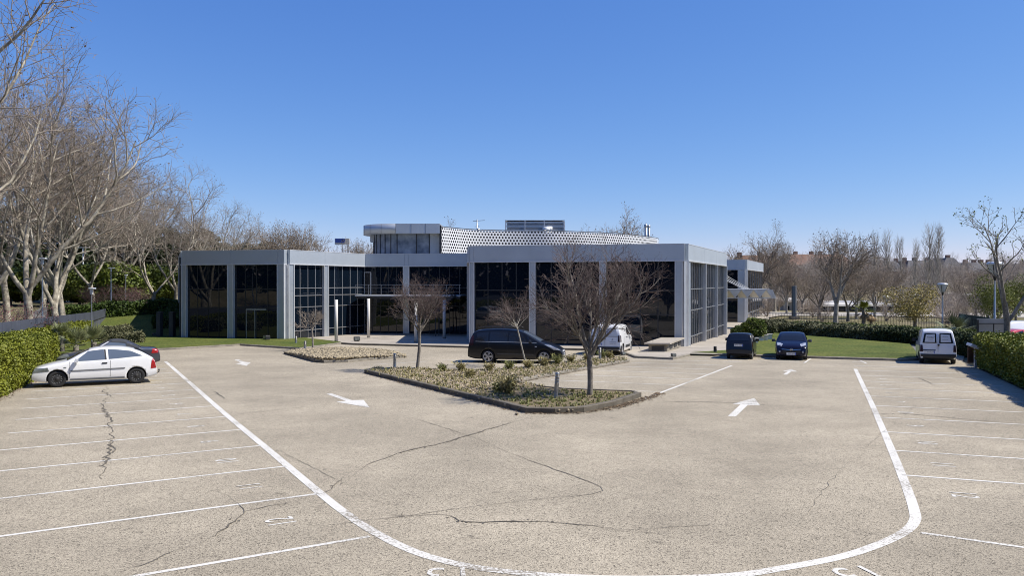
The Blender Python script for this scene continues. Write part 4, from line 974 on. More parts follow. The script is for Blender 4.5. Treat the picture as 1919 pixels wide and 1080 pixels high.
plate(e, V1, False, .66, .46, '4152 LKR'); text_on(rw, None, 'Antor', .34, face_rear(-2.155, .03, 1.37, -.12), M['blueink'], italic=.25)
text_on(e, None, 'A', .16, face_rear(-2.19, -.42, .93), M['greyink']); text_on(e, None, 'ascensores', .085, face_rear(-2.2, -.44, .80), M['greyink']); text_on(e, None, 'servicio 24 h', .07, face_rear(-2.21, -.44, .70), M['greyink'])
sd = -1; text_on(e, None, 'Antor', .16, Matrix.Translation((-.55, sd*(V1.sw(2.75, 1.45)+.012), 1.45)) @ Matrix.Rotation(PI/2 - .05, 4, 'X'), M['greyink'], italic=.2)
# -- near-black micro car seen from behind
MC = Body(3.05, 1.50, [(0, .55), (.05, .70), (.2, .82), (.6, .96), (.9, 1.08), (1.3, 1.36), (1.65, 1.46), (2.3, 1.48), (2.66, 1.42), (2.85, 1.10), (2.97, .88), (3.05, .55)], [(0, .75), (.9, .95), (3.05, 1.0)], tumble=.24, rc=.09)
h3 = (.39, .921); g = G(1387, 673.2); ctr = Vector((g.x, g.y, 0)) + Vector((*h3, 0))*1.1
e, b = car('dark_microcar', 'small near black city car with rear towards us next to the path', 'car', (ctr.x, ctr.y, tz(0, ctr.y)), h3, MC, M['cdark'], (.55, 2.5), .275, 'alloy', 1.0, ww=.165)
add(e, MC, 'rear_window', M['carglass'], [(0, 1, [(-.55, 1.06), (.55, 1.06), (.47, 1.36), (-.47, 1.36)])], off=.01)
add(e, MC, 'windscreen', M['carglass'], [(2, 1, [(.95, -.58), (.95, .58), (1.5, .5), (1.5, -.5)])], off=.008)
side_glass(e, MC, [[(1.25, 1.0), (1.95, 1.0), (1.92, 1.33), (1.5, 1.30)], [(2.03, 1.0), (2.62, 1.02), (2.52, 1.32), (2.0, 1.34)]], M['carglass'])
for sd in (1, -1):
    add(e, MC, 'tail_light', M['lampk'], [(1, sd, [(2.72, .72), (2.95, .72), (2.86, .98), (2.74, .98)])], off=.012, nu=3, nv=4)
    add(e, MC, 'pillar_trim', M['trim'], [(1, sd, [(2.66, 1.02), (2.72, 1.02), (2.60, 1.36), (2.56, 1.36)])], off=.012, nu=2, nv=4)
door_seams(e, MC, (1.1, 2.0), .34, .95, M['plastic'], (1.88,), .86); mirrors(e, MC, 1.35, 1.0, M['cdark']); plate(e, MC, False, .80, .02, '8843 DDT')
add(e, MC, 'rear_bumper', M['plastic'], [(0, 1, [(-.6, .34), (.6, .34), (.6, .52), (-.6, .52)])], off=.012)
# -- navy small hatchback seen from the front
AD = Body(3.70, 1.72, [(0, .52), (.04, .66), (.14, .78), (.5, .92), (.95, 1.03), (1.35, 1.27), (1.7, 1.42), (2.1, 1.485), (2.8, 1.45), (3.25, 1.28), (3.5, 1.05), (3.64, .85), (3.70, .55)], [(0, .72), (1.0, .95), (3.7, 1.02)], tumble=.34)
h4 = (-.36, -.933); g = G(1484, 675.2); ctr = Vector((g.x, g.y, 0)) - Vector((*h4, 0))*1.62
e, b = car('navy_hatchback', 'navy blue small hatchback facing us with a silver grille bar', 'car', (ctr.x, ctr.y, tz(0, ctr.y)), h4, AD, M['cnavy'], (.72, 3.03), .315, 'alloy', 1.02)
add(e, AD, 'windscreen', M['carglass'], [(2, 1, [(.99, -.66), (.99, .66), (1.66, .52), (1.66, -.52)])], off=.008)
side_glass(e, AD, [[(1.35, 1.0), (2.3, 1.02), (2.28, 1.36), (1.75, 1.34)], [(2.4, 1.02), (3.1, 1.1), (2.9, 1.26), (2.38, 1.35)]], M['carglass'])
for sd in (1, -1):
    add(e, AD, 'headlight', M['lampc'], [(2, 1, [(.10, sd*.50), (.36, sd*.44), (.72, sd*.74), (.30, sd*.74)])], off=.012, nu=6, nv=5)
    add(e, AD, 'fog_light', M['lampc'], [(0, -1, [(sd*.56, .42), (sd*.64, .42), (sd*.64, .52), (sd*.56, .52)])], off=.012, nu=2, nv=2)
gr = add(e, AD, 'grille', M['plastic'], [(0, -1, [(-.42, .40), (.42, .40), (.50, .62), (-.50, .62)])], off=.010); add(e, AD, 'grille_bar', M['chrome'], [(0, -1, [(-.48, .585), (0, .55), (0, .575), (-.50, .612)]), (0, -1, [(0, .55), (.48, .585), (.50, .612), (0, .575)])], off=.022, nv=1, parent=gr)
mb = MB(); X = AD.L/2-.0+.02; mb.lathe([(.075, 0), (.085, .012), (.06, .012), (.06, 0)], 18, axis='y')
bd = mb.build('badge', M['chrome'], gr, local=True); bd.location = (X, 0, .575); bd.rotation_euler = (0, 0, PI/2)
mb = MB(); mb.box((0, -.008, 0), (.15, .01, .018)); q = mb.build('badge_bar', M['chrome'], gr, local=True); q.location = (X+.006, 0, .575); q.rotation_euler = (0, 0, PI/2)
door_seams(e, AD, (1.15, 2.38), .34, .97, M['plastic'], (2.2,), .88); mirrors(e, AD, 1.32, .98, M['plastic']); plate(e, AD, True, .36, 0, '9804 JMS')
# -- older white van seen from behind at the right
V2 = Body(4.11, 1.72, [(0, .55), (.05, .74), (.25, .88), (.7, 1.0), (1.05, 1.1), (1.45, 1.44), (1.8, 1.68), (2.2, 1.78), (3.2, 1.81), (3.80, 1.79), (3.96, 1.68), (4.03, 1.15), (4.08, .8), (4.11, .5)], [(0, .8), (1.0, 1.02), (4.1, 1.05)], tumble=.17, rc=.10, rear=.04)
h5 = (.42, .907); g = G(1759, 683); ctr = Vector((g.x, g.y, 0)) + Vector((*h5, 0))*2.0
e, b = car('old_white_van', 'older white van with posters in its two rear windows, beside the dark hedge', 'van', (ctr.x, ctr.y, tz(0, ctr.y)), h5, V2, M['cwhite'], (.85, 3.5), .30, 'steel', 1.02)
for sd in (1, -1):
    rw = add(e, V2, 'rear_window', M['carglass'], [(0, 1, [(sd*.06, 1.08), (sd*.70, 1.08), (sd*.60, 1.60), (sd*.08, 1.60)])], off=.012)
    add(e, V2, 'poster', M['white'], [(0, 1, [(sd*.13, 1.13), (sd*.60, 1.13), (sd*.53, 1.52), (sd*.13, 1.54)])], off=.018, parent=rw)
    add(e, V2, 'tail_light', M['lampk'], [(1, sd, [(3.82, .62), (4.07, .62), (4.0, .98), (3.86, .98)])], off=.014, nu=4, nv=5); add(e, V2, 'tail_light', M['lampk'], [(0, 1, [(sd*.68, .64), (sd*.82, .64), (sd*.80, .98), (sd*.70, .98)])], off=.014, nu=4, nv=5)
add(e, V2, 'rear_bumper', M['plastic'], [(0, 1, [(-.80, .22), (.80, .22), (.80, .52), (-.80, .52)])] + both([(3.75, .24), (4.08, .24), (4.08, .55), (3.8, .5)]), off=.02)
X = V2.L/2-4.055-.03; mb = MB(); mb.box((X, -.0, .98), (.03, .014, .92)); mb.build('rear_door_seam', M['grey_plastic'], e, local=True)
mb = MB(); mb.tube([(X+.03, -.03, .985), (X-.02, -.03, .985)], .05, 14); mb.build('door_handle', M['plastic'], e, local=True); mb = MB(); mb.box((X-.0, .42, .72), (.05, .62, .04)); mb.build('plate_lamp', M['plastic'], e, local=True)
plate(e, V2, False, .62, .40, '7738 HDM'); text_on(e, None, 'Firbar', .15, face_rear(-2.035, .33, 1.38, -.05), M['greyink'], italic=.3); text_on(e, None, 'servicios', .06, face_rear(-2.045, .33, 1.24, -.05), M['greyink'])
text_on(e, None, '24 horas', .07, face_rear(-2.035, -.33, 1.42, -.05), M['greyink']); text_on(e, None, 'asistencia', .07, face_rear(-2.045, -.33, 1.27, -.05), M['greyink'])
add(e, V2, 'windscreen', M['carglass'], [(2, 1, [(1.08, -.68), (1.08, .68), (1.78, .58), (1.78, -.58)])], off=.008); side_glass(e, V2, [[(1.4, 1.08), (2.2, 1.08), (2.16, 1.56), (1.72, 1.52)]], M['carglass'])
door_seams(e, V2, (1.25, 2.3), .34, 1.04, M['plastic'], (2.15,), .95); mirrors(e, V2, 1.42, 1.08, M['plastic'])
# -- cars beyond the boundary, mostly hidden
def far_car(name, label, px, py, Y, heading, B, paint, ax, scale=1, lift=0):
    x = (px-CX)/F*Y; e, b = car(name, label, 'car', (x, Y, tz(x, Y)+lift), heading, B, paint, ax, .3, 'alloy', scale)
    add(e, B, 'windscreen', M['carglass'], [(2, 1, [(1.1, -.6), (1.1, .6), (1.8, .5), (1.8, -.5)])], off=.01)
    q = [[(1.4, .97), (2.3, .99), (2.28, 1.33), (1.8, 1.28)], [(2.45, .99), (3.3, 1.05), (3.1, 1.22), (2.42, 1.33)]]
    side_glass(e, B, q, M['carglass']); return e
far_car('blue_car', 'blue car on the street behind the grey fence, between plane trunks', 138, 580, 62, (-.37, .93), HB, M['cblue'], (.8, 3.41))
far_car('pale_car', 'pale blue car behind the grey fence at the far left, under plum tree', 42, 600, 47.5, (-.37, .93), HB, M['lampc'], (.8, 3.41), 1.03)
far_car('white_car', 'white car with blue side behind the grey fence, next to the thick plane trunk', 72, 598, 52, (-.37, .93), HB, M['cwhite'], (.8, 3.41))
far_car('red_car', 'red car behind the bright hedge at the right edge', 1908, 640, 50, (.9, .3), HB, M['cred'], (.8, 3.41), 1, .05)
far_car('white_suv', 'white tall car on the street behind the red car', 1925, 628, 57, (.95, .2), MV, M['cwhite'], (.93, 3.8), 1, .05)
# ------------------------------------------------------------------ vegetation
class Tubes:
    def __init__(s): s.V = []; s.F = []; s.n = 0
    def add(s, pts, rad, k):
        R = []; m = len(pts)
        cs = [(math.cos(2*PI*i/k), math.sin(2*PI*i/k)) for i in range(k)]
        for i in range(m):
            a, b = pts[max(i-1, 0)], pts[min(i+1, m-1)]; d = (b - a).normalized()
            u = d.cross(Vector((.3, .5, .81)))
            if u.length < .1: u = d.cross(Vector((1, 0, 0)))
            u.normalize(); v = d.cross(u); p = pts[i]; r = rad[i]
            for c, q in cs: s.V.append((p.x+(u.x*c+v.x*q)*r, p.y+(u.y*c+v.y*q)*r, p.z+(u.z*c+v.z*q)*r))
        b = s.n
        for i in range(m-1):
            for j in range(k):
                j2 = (j+1) % k; s.F.append((b+i*k+j, b+i*k+j2, b+(i+1)*k+j2, b+(i+1)*k+j))
        s.n += m*k
    def arr(s): return np.array(s.V), np.array(s.F)
def rv(r): return Vector((r.gauss(0, 1), r.gauss(0, 1), r.gauss(0, 1)))
def grow(P, lev, p, d, L, r0, r, tr, cr, tips):
    q = P[lev]; n = q['seg']; pts = [p.copy()]; d = d.copy()
    for i in range(n):
        d = (d + rv(r)*q['jit'] + Vector((0, 0, q['up']))).normalized(); pts.append(pts[-1] + d*(L/n))
    r1 = r0*q.get('tap', .35); rad = [r0+(r1-r0)*i/n for i in range(n+1)]
    if lev == 0: rad[0] = r0*1.35
    (tr if lev <= P[0]['split'] else cr).add(pts, rad, q['k'])
    if lev + 1 >= len(P): tips.append(pts[-1]); return
    c = P[lev+1]; m = c['n'] + (r.randint(-1, 1) if c['n'] > 3 else 0); ph = r.uniform(0, 6.3)
    for i in range(m):
        t = c['t0'] + (c.get('t1', 1)-c['t0'])*(i+r.uniform(.1, .9))/m; f = min(n-.001, t*n); k = int(f)
        pos = pts[k].lerp(pts[k+1], f-k); ax = (pts[k+1]-pts[k]).normalized()
        ph += 2.4 + r.uniform(-.4, .4); u = ax.cross(Vector((.31, .2, .93)));
        if u.length < .1: u = ax.cross(Vector((1, 0, 0)))
        u.normalize(); v = ax.cross(u); ang = c['ang']*r.uniform(.7, 1.25)
        dd = ax*math.cos(ang) + (u*math.cos(ph)+v*math.sin(ph))*math.sin(ang)
        if 'flat' in c and dd.z < c['flat']: dd.z = c['flat']; dd.normalize()
        ll = c['len']*(1-c.get('sh', .45)*max(0, t-c['t0'])/(1-c['t0']+1e-6))*r.uniform(.75, 1.2)
        rr = min(c['rad'], (rad[k]*.85)) * r.uniform(.8, 1.1)
        grow(P, lev+1, pos, dd, ll, rr, r, tr, cr, tips)
def bare(name, P, seed, bark, twig, H=None, lean=None, buds=None):
    """returns (trunk object, crown object, buds object) under a new empty"""
    r = random.Random(seed); tr, cr, tips = Tubes(), Tubes(), []
    grow(P, 0, Vector((0, 0, -.3)), Vector(lean or (0, 0, 1)), P[0]['len'], P[0]['rad'], r, tr, cr, tips)
    e = empty(name, (0, 0, 0)); V, Fq = tr.arr(); t = np_mesh('trunk', V, Fq, bark, e)
    t.data.polygons.foreach_set('use_smooth', [True]*len(t.data.polygons)); V, Fq = cr.arr(); c = np_mesh('crown', V, Fq, twig, e)
    if buds:
        rn = np.random.default_rng(seed); T = np.array([(v.x, v.y, v.z) for v in tips]); T = T[rn.random(len(T)) < buds[2]]
        T = np.repeat(T, buds[3], 0) + rn.normal(size=(len(T)*buds[3], 3))*buds[4]
        V, Fq = leaf_quads(T, buds[1], rn); np_mesh('foliage', V, Fq, buds[0], e)
    return e
def plant(proto, used, x, y, rz, sc, label, cat='tree', group=None, z=None):
    o = proto if proto not in used else copy_tree(proto)
    used.add(proto); o.location = (x, y, tz(x, y) if z is None else z); o.rotation_euler = (0, 0, rz); o.scale = (sc, sc, sc) if not isinstance(sc, tuple) else sc
    return tag(o, label, cat, group)
USED = set()
# plane trees along the left boundary
def planeP(th, fork, ang, up, twl=.95, n4=8):
    return [dict(len=th, rad=.19, seg=5, jit=.05, up=.02, k=10, tap=.8, split=2),
            dict(n=fork, t0=.82, ang=ang, len=9.5, rad=.115, seg=10, jit=.10, up=.07, k=8, tap=.22, sh=.15),
            dict(n=9, t0=.22, ang=.75, len=4.6, rad=.05, seg=6, jit=.13, up=.08, k=5, tap=.25, sh=.5),
            dict(n=8, t0=.2, ang=.8, len=2.1, rad=.02, seg=4, jit=.16, up=.05, k=3, tap=.4, sh=.5),
            dict(n=n4, t0=.15, ang=.8, len=twl, rad=.010, seg=2, jit=.2, up=.02, k=3, tap=.6, sh=.4)]
pl = [bare('plane_tree', planeP(3.0, 4, .52, .05), 11, M['bark'], M['twig'], buds=(M['seed'], .055, .4, 1, .06)),
      bare('plane_tree', planeP(2.4, 4, .46, .06), 12, M['bark'], M['twig'], buds=(M['seed'], .055, .4, 1, .06)),
      bare('plane_tree', planeP(3.4, 5, .50, .05), 23, M['bark'], M['twig'], buds=(M['seed'], .055, .4, 1, .06)),
      bare('plane_tree', planeP(2.2, 4, .70, .07), 31, M['bark'], M['twig'], buds=(M['seed'], .055, .4, 1, .06))]
gp = 'bare plane trees along the left boundary'
for k, px, Y, rz, sc, lab in (
    (0, 54, 49, 2.1, 1.5, 'thick mottled plane tree behind the grey fence, forking low at the far left'),
    (1, 111, 58, .4, 1.5, 'pale leaning plane tree behind the fence, right of the thick low forking one'),
    (2, 124, 64, 4.0, 1.5, 'plane tree close behind the pale leaning trunk, by the blue car'),
    (1, -150, 40, 2.9, 1.85, 'plane tree outside the left edge, only its high branches reaching in'),
    (3, 286, 82, 5.2, 1.25, 'plane tree with long low limb beside the street, left of the building corner'),
    (1, 330, 87, 2.6, 1.22, 'plane tree with Y shaped pale fork nearest to the left building corner'),
    (2, 385, 104, .8, 1.05, 'bare plane tree rising just behind the left front of the building roof'),
    (0, 432, 118, 3.0, 1.0, 'rightmost bare plane tree of the row rising over the left roof'),
    (0, 15, 76, 1.2, 1.75, 'tall bare plane tree across the street at the far left edge'),
    (3, 175, 92, 3.6, 1.55, 'tall bare plane tree across the street between the two street lamps'),
    (2, 240, 104, 5.4, 1.35, 'bare plane tree far down the street, left of the long limbed one'),
    (1, 80, 92, 4.6, 1.8, 'tall slender bare plane tree standing behind the thick mottled trunk'),
    (3, -20, 56, 2.9, 1.75, 'tall bare plane tree cut by the left picture edge'),
    (2, 200, 100, 1.9, 1.5, 'bare plane tree with dense grey crown behind the tall street lamp')):
    plant(pl[k], USED, (px-CX)/F*Y, Y, rz, sc, lab, 'tree', gp)
# bare trees behind the building and to the right
roundP = [dict(len=2.6, rad=.24, seg=4, jit=.05, up=.02, k=8, tap=.8, split=1),
          dict(n=6, t0=.7, ang=.62, len=6.2, rad=.14, seg=8, jit=.10, up=.05, k=6, tap=.2, sh=.2),
          dict(n=9, t0=.2, ang=.7, len=3.2, rad=.055, seg=5, jit=.12, up=.06, k=4, tap=.25, sh=.5),
          dict(n=8, t0=.2, ang=.75, len=1.5, rad=.024, seg=3, jit=.15, up=.05, k=3, tap=.4),
          dict(n=6, t0=.2, ang=.7, len=.65, rad=.014, seg=2, jit=.2, up=.05, k=3, tap=.6)]
rt = [bare('bare_tree', roundP, 41, M['barkg'], M['twig'], buds=(M['seed'], .08, .5, 1, .06)), bare('bare_tree', roundP, 42, M['barkw'], M['twig'], buds=(M['seed'], .08, .5, 1, .06))]
gb = 'bare trees behind and right of the building'
for k, px, Y, rz, sc, lab in (
    (0, 515, 135, 0, 1.45, 'bare tree rising behind the roof, first right of the row of planes'), (1, 545, 130, 2, 1.55, 'bare tree rising behind the roof, tallest of the three left of the blue rooftop sign'),
    (0, 583, 138, 4, 1.35, 'bare tree rising behind the roof, just left of the blue rooftop sign'), (1, 668, 140, 1, 1.35, 'bare tree behind the roof between blue rooftop sign and round drum'),
    (0, 1150, 135, 3, 1.85, 'bare tree rising behind perforated roof screen near its middle right'), (1, 1112, 140, 5, 1.45, 'low bare tree peeping over the perforated roof screen, left of the taller one'),
    (0, 1418, 122, 1.3, 1.42, 'large dark bare tree behind the second block and entrance canopy'), (1, 1452, 128, 4.4, 1.35, 'broad bare tree just right of the second block, with pale twigs'),
    (1, 1567, 92, .4, 1.3, 'broad bare tree with white trunk in the middle of the right verge'), (0, 1536, 104, 2.2, .82, 'small bare tree left of the broad white trunked one'),
    (1, 1606, 103, 3.1, .8, 'small white trunked bare tree right of the broad white trunked one'), (0, 1590, 97, 5, .8, 'bare tree close beside the broad white trunked one, grey trunk'),
    (1, 1640, 104, 1.7, .85, 'white trunked bare tree beside the palm on the right verge'), (0, 1505, 118, 3.9, .9, 'bare tree just right of the blue grey pylon sign'), (1, 1475, 120, 2.6, .8, 'bare tree just left of the blue grey pylon sign'),
    (0, 1830, 95, 2.2, .82, 'dark bare tree behind the grey gate at right'), (0, 805, 150, 2.2, 1.7, 'bare tree top just showing over the roof drum'),
    (1, 1660, 118, .2, .9, 'pale bare tree behind the yellow green tree, left side')):
    plant(rt[k], USED, (px-CX)/F*Y, Y, rz, sc, lab, 'tree', gb)
popP = [dict(len=12.5, rad=.17, seg=10, jit=.02, up=.03, k=7, tap=.12, split=1),
        dict(n=30, t0=.12, ang=.36, len=5.2, rad=.06, seg=6, jit=.05, up=.13, k=4, tap=.2, sh=.7),
        dict(n=8, t0=.15, ang=.4, len=1.5, rad=.022, seg=3, jit=.08, up=.15, k=3, tap=.4),
        dict(n=4, t0=.2, ang=.45, len=.7, rad=.014, seg=2, jit=.1, up=.1, k=3, tap=.5)]
pop = [bare('poplar', popP, 51, M['barkw'], M['twigp']), bare('poplar', popP, 52, M['barkw'], M['twigp'])]
for k, px, Y, rz, sc, lab in ((0, 1638, 132, 0, .95, 'bare upright poplar, leftmost of the pale poplars'), (1, 1665, 135, 1, 1.0, 'bare upright poplar, second of the pale poplars from the left'),
    (0, 1690, 130, 2, .9, 'bare upright poplar in the middle of the pale poplars'), (1, 1741, 120, 3, 1.0, 'tall bare poplar left of the pair above the white van'), (0, 1757, 118, 4, .98, 'tall bare poplar right of the pair above the white van'),
    (1, 1715, 138, 5, .9, 'bare poplar filling the gap left of the tall pair'), (0, 1612, 140, 5, .85, 'slim bare poplar behind the small white trunked tree')):
    plant(pop[k], USED, (px-CX)/F*Y, Y, rz, sc, lab, 'tree', 'pale upright poplars')
# the open budding tree at the right edge
rtP = [dict(len=3.6, rad=.20, seg=6, jit=.06, up=.0, k=9, tap=.75, split=2),
       dict(n=4, t0=.62, ang=.50, len=6.6, rad=.12, seg=10, jit=.08, up=.08, k=7, tap=.2, sh=.1),
       dict(n=7, t0=.25, ang=.75, len=2.8, rad=.045, seg=6, jit=.10, up=.07, k=4, tap=.3, sh=.4),
       dict(n=5, t0=.25, ang=.75, len=1.1, rad=.018, seg=3, jit=.12, up=.06, k=3, tap=.5), dict(n=3, t0=.3, ang=.7, len=.4, rad=.010, seg=2, jit=.2, up=.05, k=3, tap=.6)]
o = bare('budding_tree', rtP, 64, M['barkg'], M['barkg'], lean=(.06, 0, 1), buds=(M['lime'], .075, .8, 2, .05))
plant(o, USED, (1890-CX)/F*45, 45, 2.4, 1.0, 'open tree with fresh green buds behind the bright hedge at right edge', 'tree')
# young trees in the islands
def ballP(th, tr_, L1, n1, ang, n2, n3, up):
    return [dict(len=th, rad=tr_, seg=6, jit=.03, up=.03, k=9, tap=.75, split=1),
            dict(n=n1, t0=.84, ang=ang, len=L1, rad=tr_*.42, seg=8, jit=.11, up=up, k=5, tap=.2, sh=.15),
            dict(n=n2, t0=.2, ang=.6, len=L1*.5, rad=.017, seg=5, jit=.13, up=up*.8, k=3, tap=.35, sh=.45),
            dict(n=n3, t0=.15, ang=.6, len=L1*.24, rad=.008, seg=3, jit=.15, up=up*.6, k=3, tap=.5, sh=.4), dict(n=3, t0=.2, ang=.6, len=L1*.12, rad=.0065, seg=2, jit=.2, up=.03, k=3, tap=.6)]
def young(px, py, P, seed, twig, buds, lab, lean=None, rz=0, sc=1, bark='barkg'):
    g = G(px, py); o = bare('young_tree', P, seed, M[bark], M[twig], lean=lean, buds=buds); return plant(o, USED, g.x, g.y, rz, sc, lab, 'tree', 'young bare trees in the planted islands', z=g.z+.08)
young(587, 658, ballP(1.9, .07, 1.25, 9, 1.05, 7, 5, .03), 71, 'twig', None, 'little bare tree with umbrella crown on the small gravel island', rz=.5)
young(781, 695, ballP(2.35, .085, 2.15, 13, .74, 9, 6, .09), 72, 'twigr', (M['bud'], .022, .6, 1, .02), 'young bare tree with dense reddish upright crown at the left island tip', lean=(.08, 0, 1))
young(989, 688, ballP(2.5, .045, 1.75, 8, .85, 7, 5, .05), 73, 'twigr', (M['bud'], .022, .5, 1, .02), 'slim leaning bare tree with pale trunk in front of the black people carrier', lean=(-.22, 0, 1), bark='barkw')
young(1106, 746, [dict(len=1.95, rad=.105, seg=6, jit=.03, up=.03, k=10, tap=.8, split=2)] + [dict(n=9, t0=.72, ang=.62, len=3.5, rad=.055, seg=10, jit=.10, up=.02, k=6, tap=.2, sh=.1),
      dict(n=9, t0=.2, ang=.65, len=1.5, rad=.022, seg=6, jit=.12, up=.05, k=4, tap=.3, sh=.45), dict(n=9, t0=.12, ang=.65, len=.85, rad=.011, seg=4, jit=.14, up=.035, k=3, tap=.5, sh=.4), dict(n=3, t0=.2, ang=.65, len=.40, rad=.0085, seg=2, jit=.2, up=.02, k=3, tap=.6)],
      75, 'twigr', (M['bud'], .024, .45, 1, .03), 'largest bare island tree with wide dark reddish crown by the rounded kerb', lean=(.05, 0, 1))
# leafy crowns made of many small leaves
def crown_points(blobs, n, r, shell=.55):
    vol = np.array([b[3]*b[4]*b[5] for b in blobs]); ch = r.choice(len(blobs), n, p=vol/vol.sum()); B = np.array(blobs)[ch]
    d = r.normal(size=(n, 3)); d /= np.linalg.norm(d, axis=1)[:, None]; rad = (shell+(1-shell)*r.random(n)**.6)*(1+.16*np.sin(d[:, 0]*7+B[:, 0])*np.sin(d[:, 2]*6+B[:, 1]))
    return B[:, :3] + d*rad[:, None]*B[:, 3:6]
def leafy(name, seed, blobs, n, size, leaf, th, tr_, limbs=True, aspect=1.5):
    r = np.random.default_rng(seed); e = empty(name, (0, 0, 0)); T = Tubes(); q = random.Random(seed)
    top = Vector((0, 0, th)); T.add([Vector((0, 0, -.4)), Vector((.03, 0, th*.5)), top], [tr_*1.3, tr_, tr_*.8], 8)
    if limbs:
        for b in blobs:
            m = Vector(b[:3]); T.add([top*.8, top.lerp(m, .5)+rv(q)*.15, m], [tr_*.6, tr_*.35, tr_*.12], 6)
            for k in range(5): T.add([m.lerp(top, .3), m + Vector((q.gauss(0, .4)*b[3], q.gauss(0, .4)*b[4], q.gauss(.2, .4)*b[5]))], [tr_*.15, tr_*.05], 4)
    V, Fq = T.arr(); np_mesh('trunk', V, Fq, M['barkg'], e)
    V, Fq = leaf_quads(crown_points(blobs, n, r), size, r, aspect=aspect); np_mesh('crown', V, Fq, leaf, e); return e
def rblobs(seed, n, R, zc, h, br):
    q = random.Random(seed); return [(q.uniform(-R, R)*.75, q.uniform(-R, R)*.75, zc+q.uniform(-h, h), br*q.uniform(.7, 1.15), br*q.uniform(.7, 1.15), br*q.uniform(.6, 1.0)) for _ in range(n)]
evs = [leafy('evergreen_tree', 81, rblobs(81, 12, 4.2, 6.2, 3.2, 2.5), 15000, .34, M['ever'], 4, .25), leafy('evergreen_tree', 82, rblobs(82, 13, 4.4, 5.6, 3.4, 2.3), 15000, .34, M['ever'], 3.5, .25)]
for k, px, Y, rz, sc, lab in ((0, 10, 108, 0, 1.2, 'dark evergreen tree behind the plane trees, leftmost of its row'), (1, 95, 112, 1, 1.15, 'dark evergreen tree behind the thick plane trunk'),
    (0, 175, 116, 2, 1.2, 'dark evergreen tree above the ivy clad bank, left of the tall lamp'), (1, 235, 120, 3, 1.2, 'dark evergreen tree behind the tall street lamp on the bank'),
    (0, 290, 122, 4, 1.15, 'dark evergreen tree behind the long limbed plane tree'), (1, 340, 122, 5, 1.2, 'dark evergreen tree touching the left building corner'),
    (0, 400, 150, 1, 1.0, 'dark evergreen top behind the left roof edge'), (1, 470, 160, 2, 1.1, 'dark evergreen top low over the roof, left of the bare trees'), (0, 505, 165, 2.5, 1.1, 'dark evergreen top low over the roof, under the bare trees'), (1, 390, 135, 3.3, .9, 'small dark evergreen crown just over the left roof')):
    plant(evs[k], USED, (px-CX)/F*Y, Y, rz, sc, lab, 'tree', 'dark evergreen trees behind the street')
ivy = [leafy('ivy_bush', 91, rblobs(91, 9, 3.6, 2.4, 1.6, 1.9), 12000, .26, M['ivy'], 1.5, .15)]
for k, px, Y, rz, sc, lab in ((0, 20, 96, 0, 1.0, 'big green ivy bush on the bank at the far left'), (0, 195, 100, 1.5, 1.15, 'big bright green ivy bush on the bank behind the slim lawn lamp'), (0, 250, 102, 3, 1.1, 'big ivy bush behind the tall street lamp'), (0, 150, 98, 4.4, 1.0, 'big ivy bush between the plane trunks and the slim lawn lamp'), (0, 318, 106, 2.2, .95, 'ivy bush between the two pale plane trunks by the corner')):
    plant(ivy[k], USED, (px-CX)/F*Y, Y, rz, sc, lab, 'bush', 'ivy bushes on the bank')
bushP = [dict(len=.5, rad=.07, seg=2, jit=.1, up=0, k=5, tap=.9, split=0), dict(n=10, t0=.3, ang=.8, len=2.0, rad=.03, seg=6, jit=.12, up=.05, k=4, tap=.3, sh=.1), dict(n=9, t0=.15, ang=.6, len=.9, rad=.013, seg=3, jit=.15, up=.05, k=3, tap=.4), dict(n=7, t0=.15, ang=.7, len=.4, rad=.009, seg=2, jit=.2, up=.03, k=3, tap=.6)]
pm = bare('plum_bush', bushP, 95, M['barkg'], M['twigr'], buds=(M['plum'], .045, 1, 2, .07))
for px, Y, rz, sc, lab in ((12, 46.5, 0, 1.5, 'purple budded plum tree behind the fence at the left edge'), (45, 50, 1, 1.25, 'purple budded plum tree behind the fence before the thick plane trunk'), (238, 92, 2, 1.25, 'purple plum bush by the end of the grey fence'), (262, 95, 4, 1.1, 'purple plum bush right of the end of the grey fence'), (185, 90, 5, 1.3, 'dusky plum bush in front of the bright ivy bush')):
    plant(pm, USED, (px-CX)/F*Y, Y, rz, sc, lab, 'bush', 'purple plum bushes')
# yellow green trees on the right
yg = [leafy('yellow_green_tree', 101, rblobs(101, 16, 3.0, 3.3, 1.5, 1.35), 8000, .10, M['olive'], 1.5, .16), leafy('fresh_green_tree', 102, rblobs(102, 13, 2.6, 3.2, 1.6, 1.35), 8500, .10, M['lime'], 1.6, .15)]
plant(yg[0], USED, (1715-CX)/F*80, 80, 0, (1.05, 1.0, .84), 'low spreading yellow green tree left of the old white van', 'tree')
plant(yg[1], USED, (1872-CX)/F*80, 80, 1, (.9, .9, 1.05), 'fresh green tree behind the tall lamp at right', 'tree')
plant(yg[1], USED, (1905-CX)/F*88, 88, 2, (.9, .9, 1.1), 'fresh green tree at the right edge behind the budding tree', 'tree')
bb = bare('bare_bush', bushP, 96, M['barkg'], M['twigb'])
for i, (px, Y, sc, lab) in enumerate(((1795, 84, 1.7, 'bare grey brown bush right of the old white van'), (1820, 82, 1.6, 'bare brown bush left of the grey gate'), (1540, 96, 1.1, 'bare bush at the foot of the small grey tree by the pylon'), (1660, 98, 1.3, 'bare bush beside the palm on the right verge'), (1848, 90, 1.8, 'bare brown bush behind the grey gate'), (1780, 92, 1.9, 'bare brown bush behind the goblet lamp'), (1440, 108, 1.3, 'bare bush under the entrance canopy end'), (1525, 108, 1.4, 'bare bush right of the pylon sign'))):
    plant(bb, USED, (px-CX)/F*Y, Y, i*1.1, sc, lab, 'bush', 'bare bushes on the right verge')
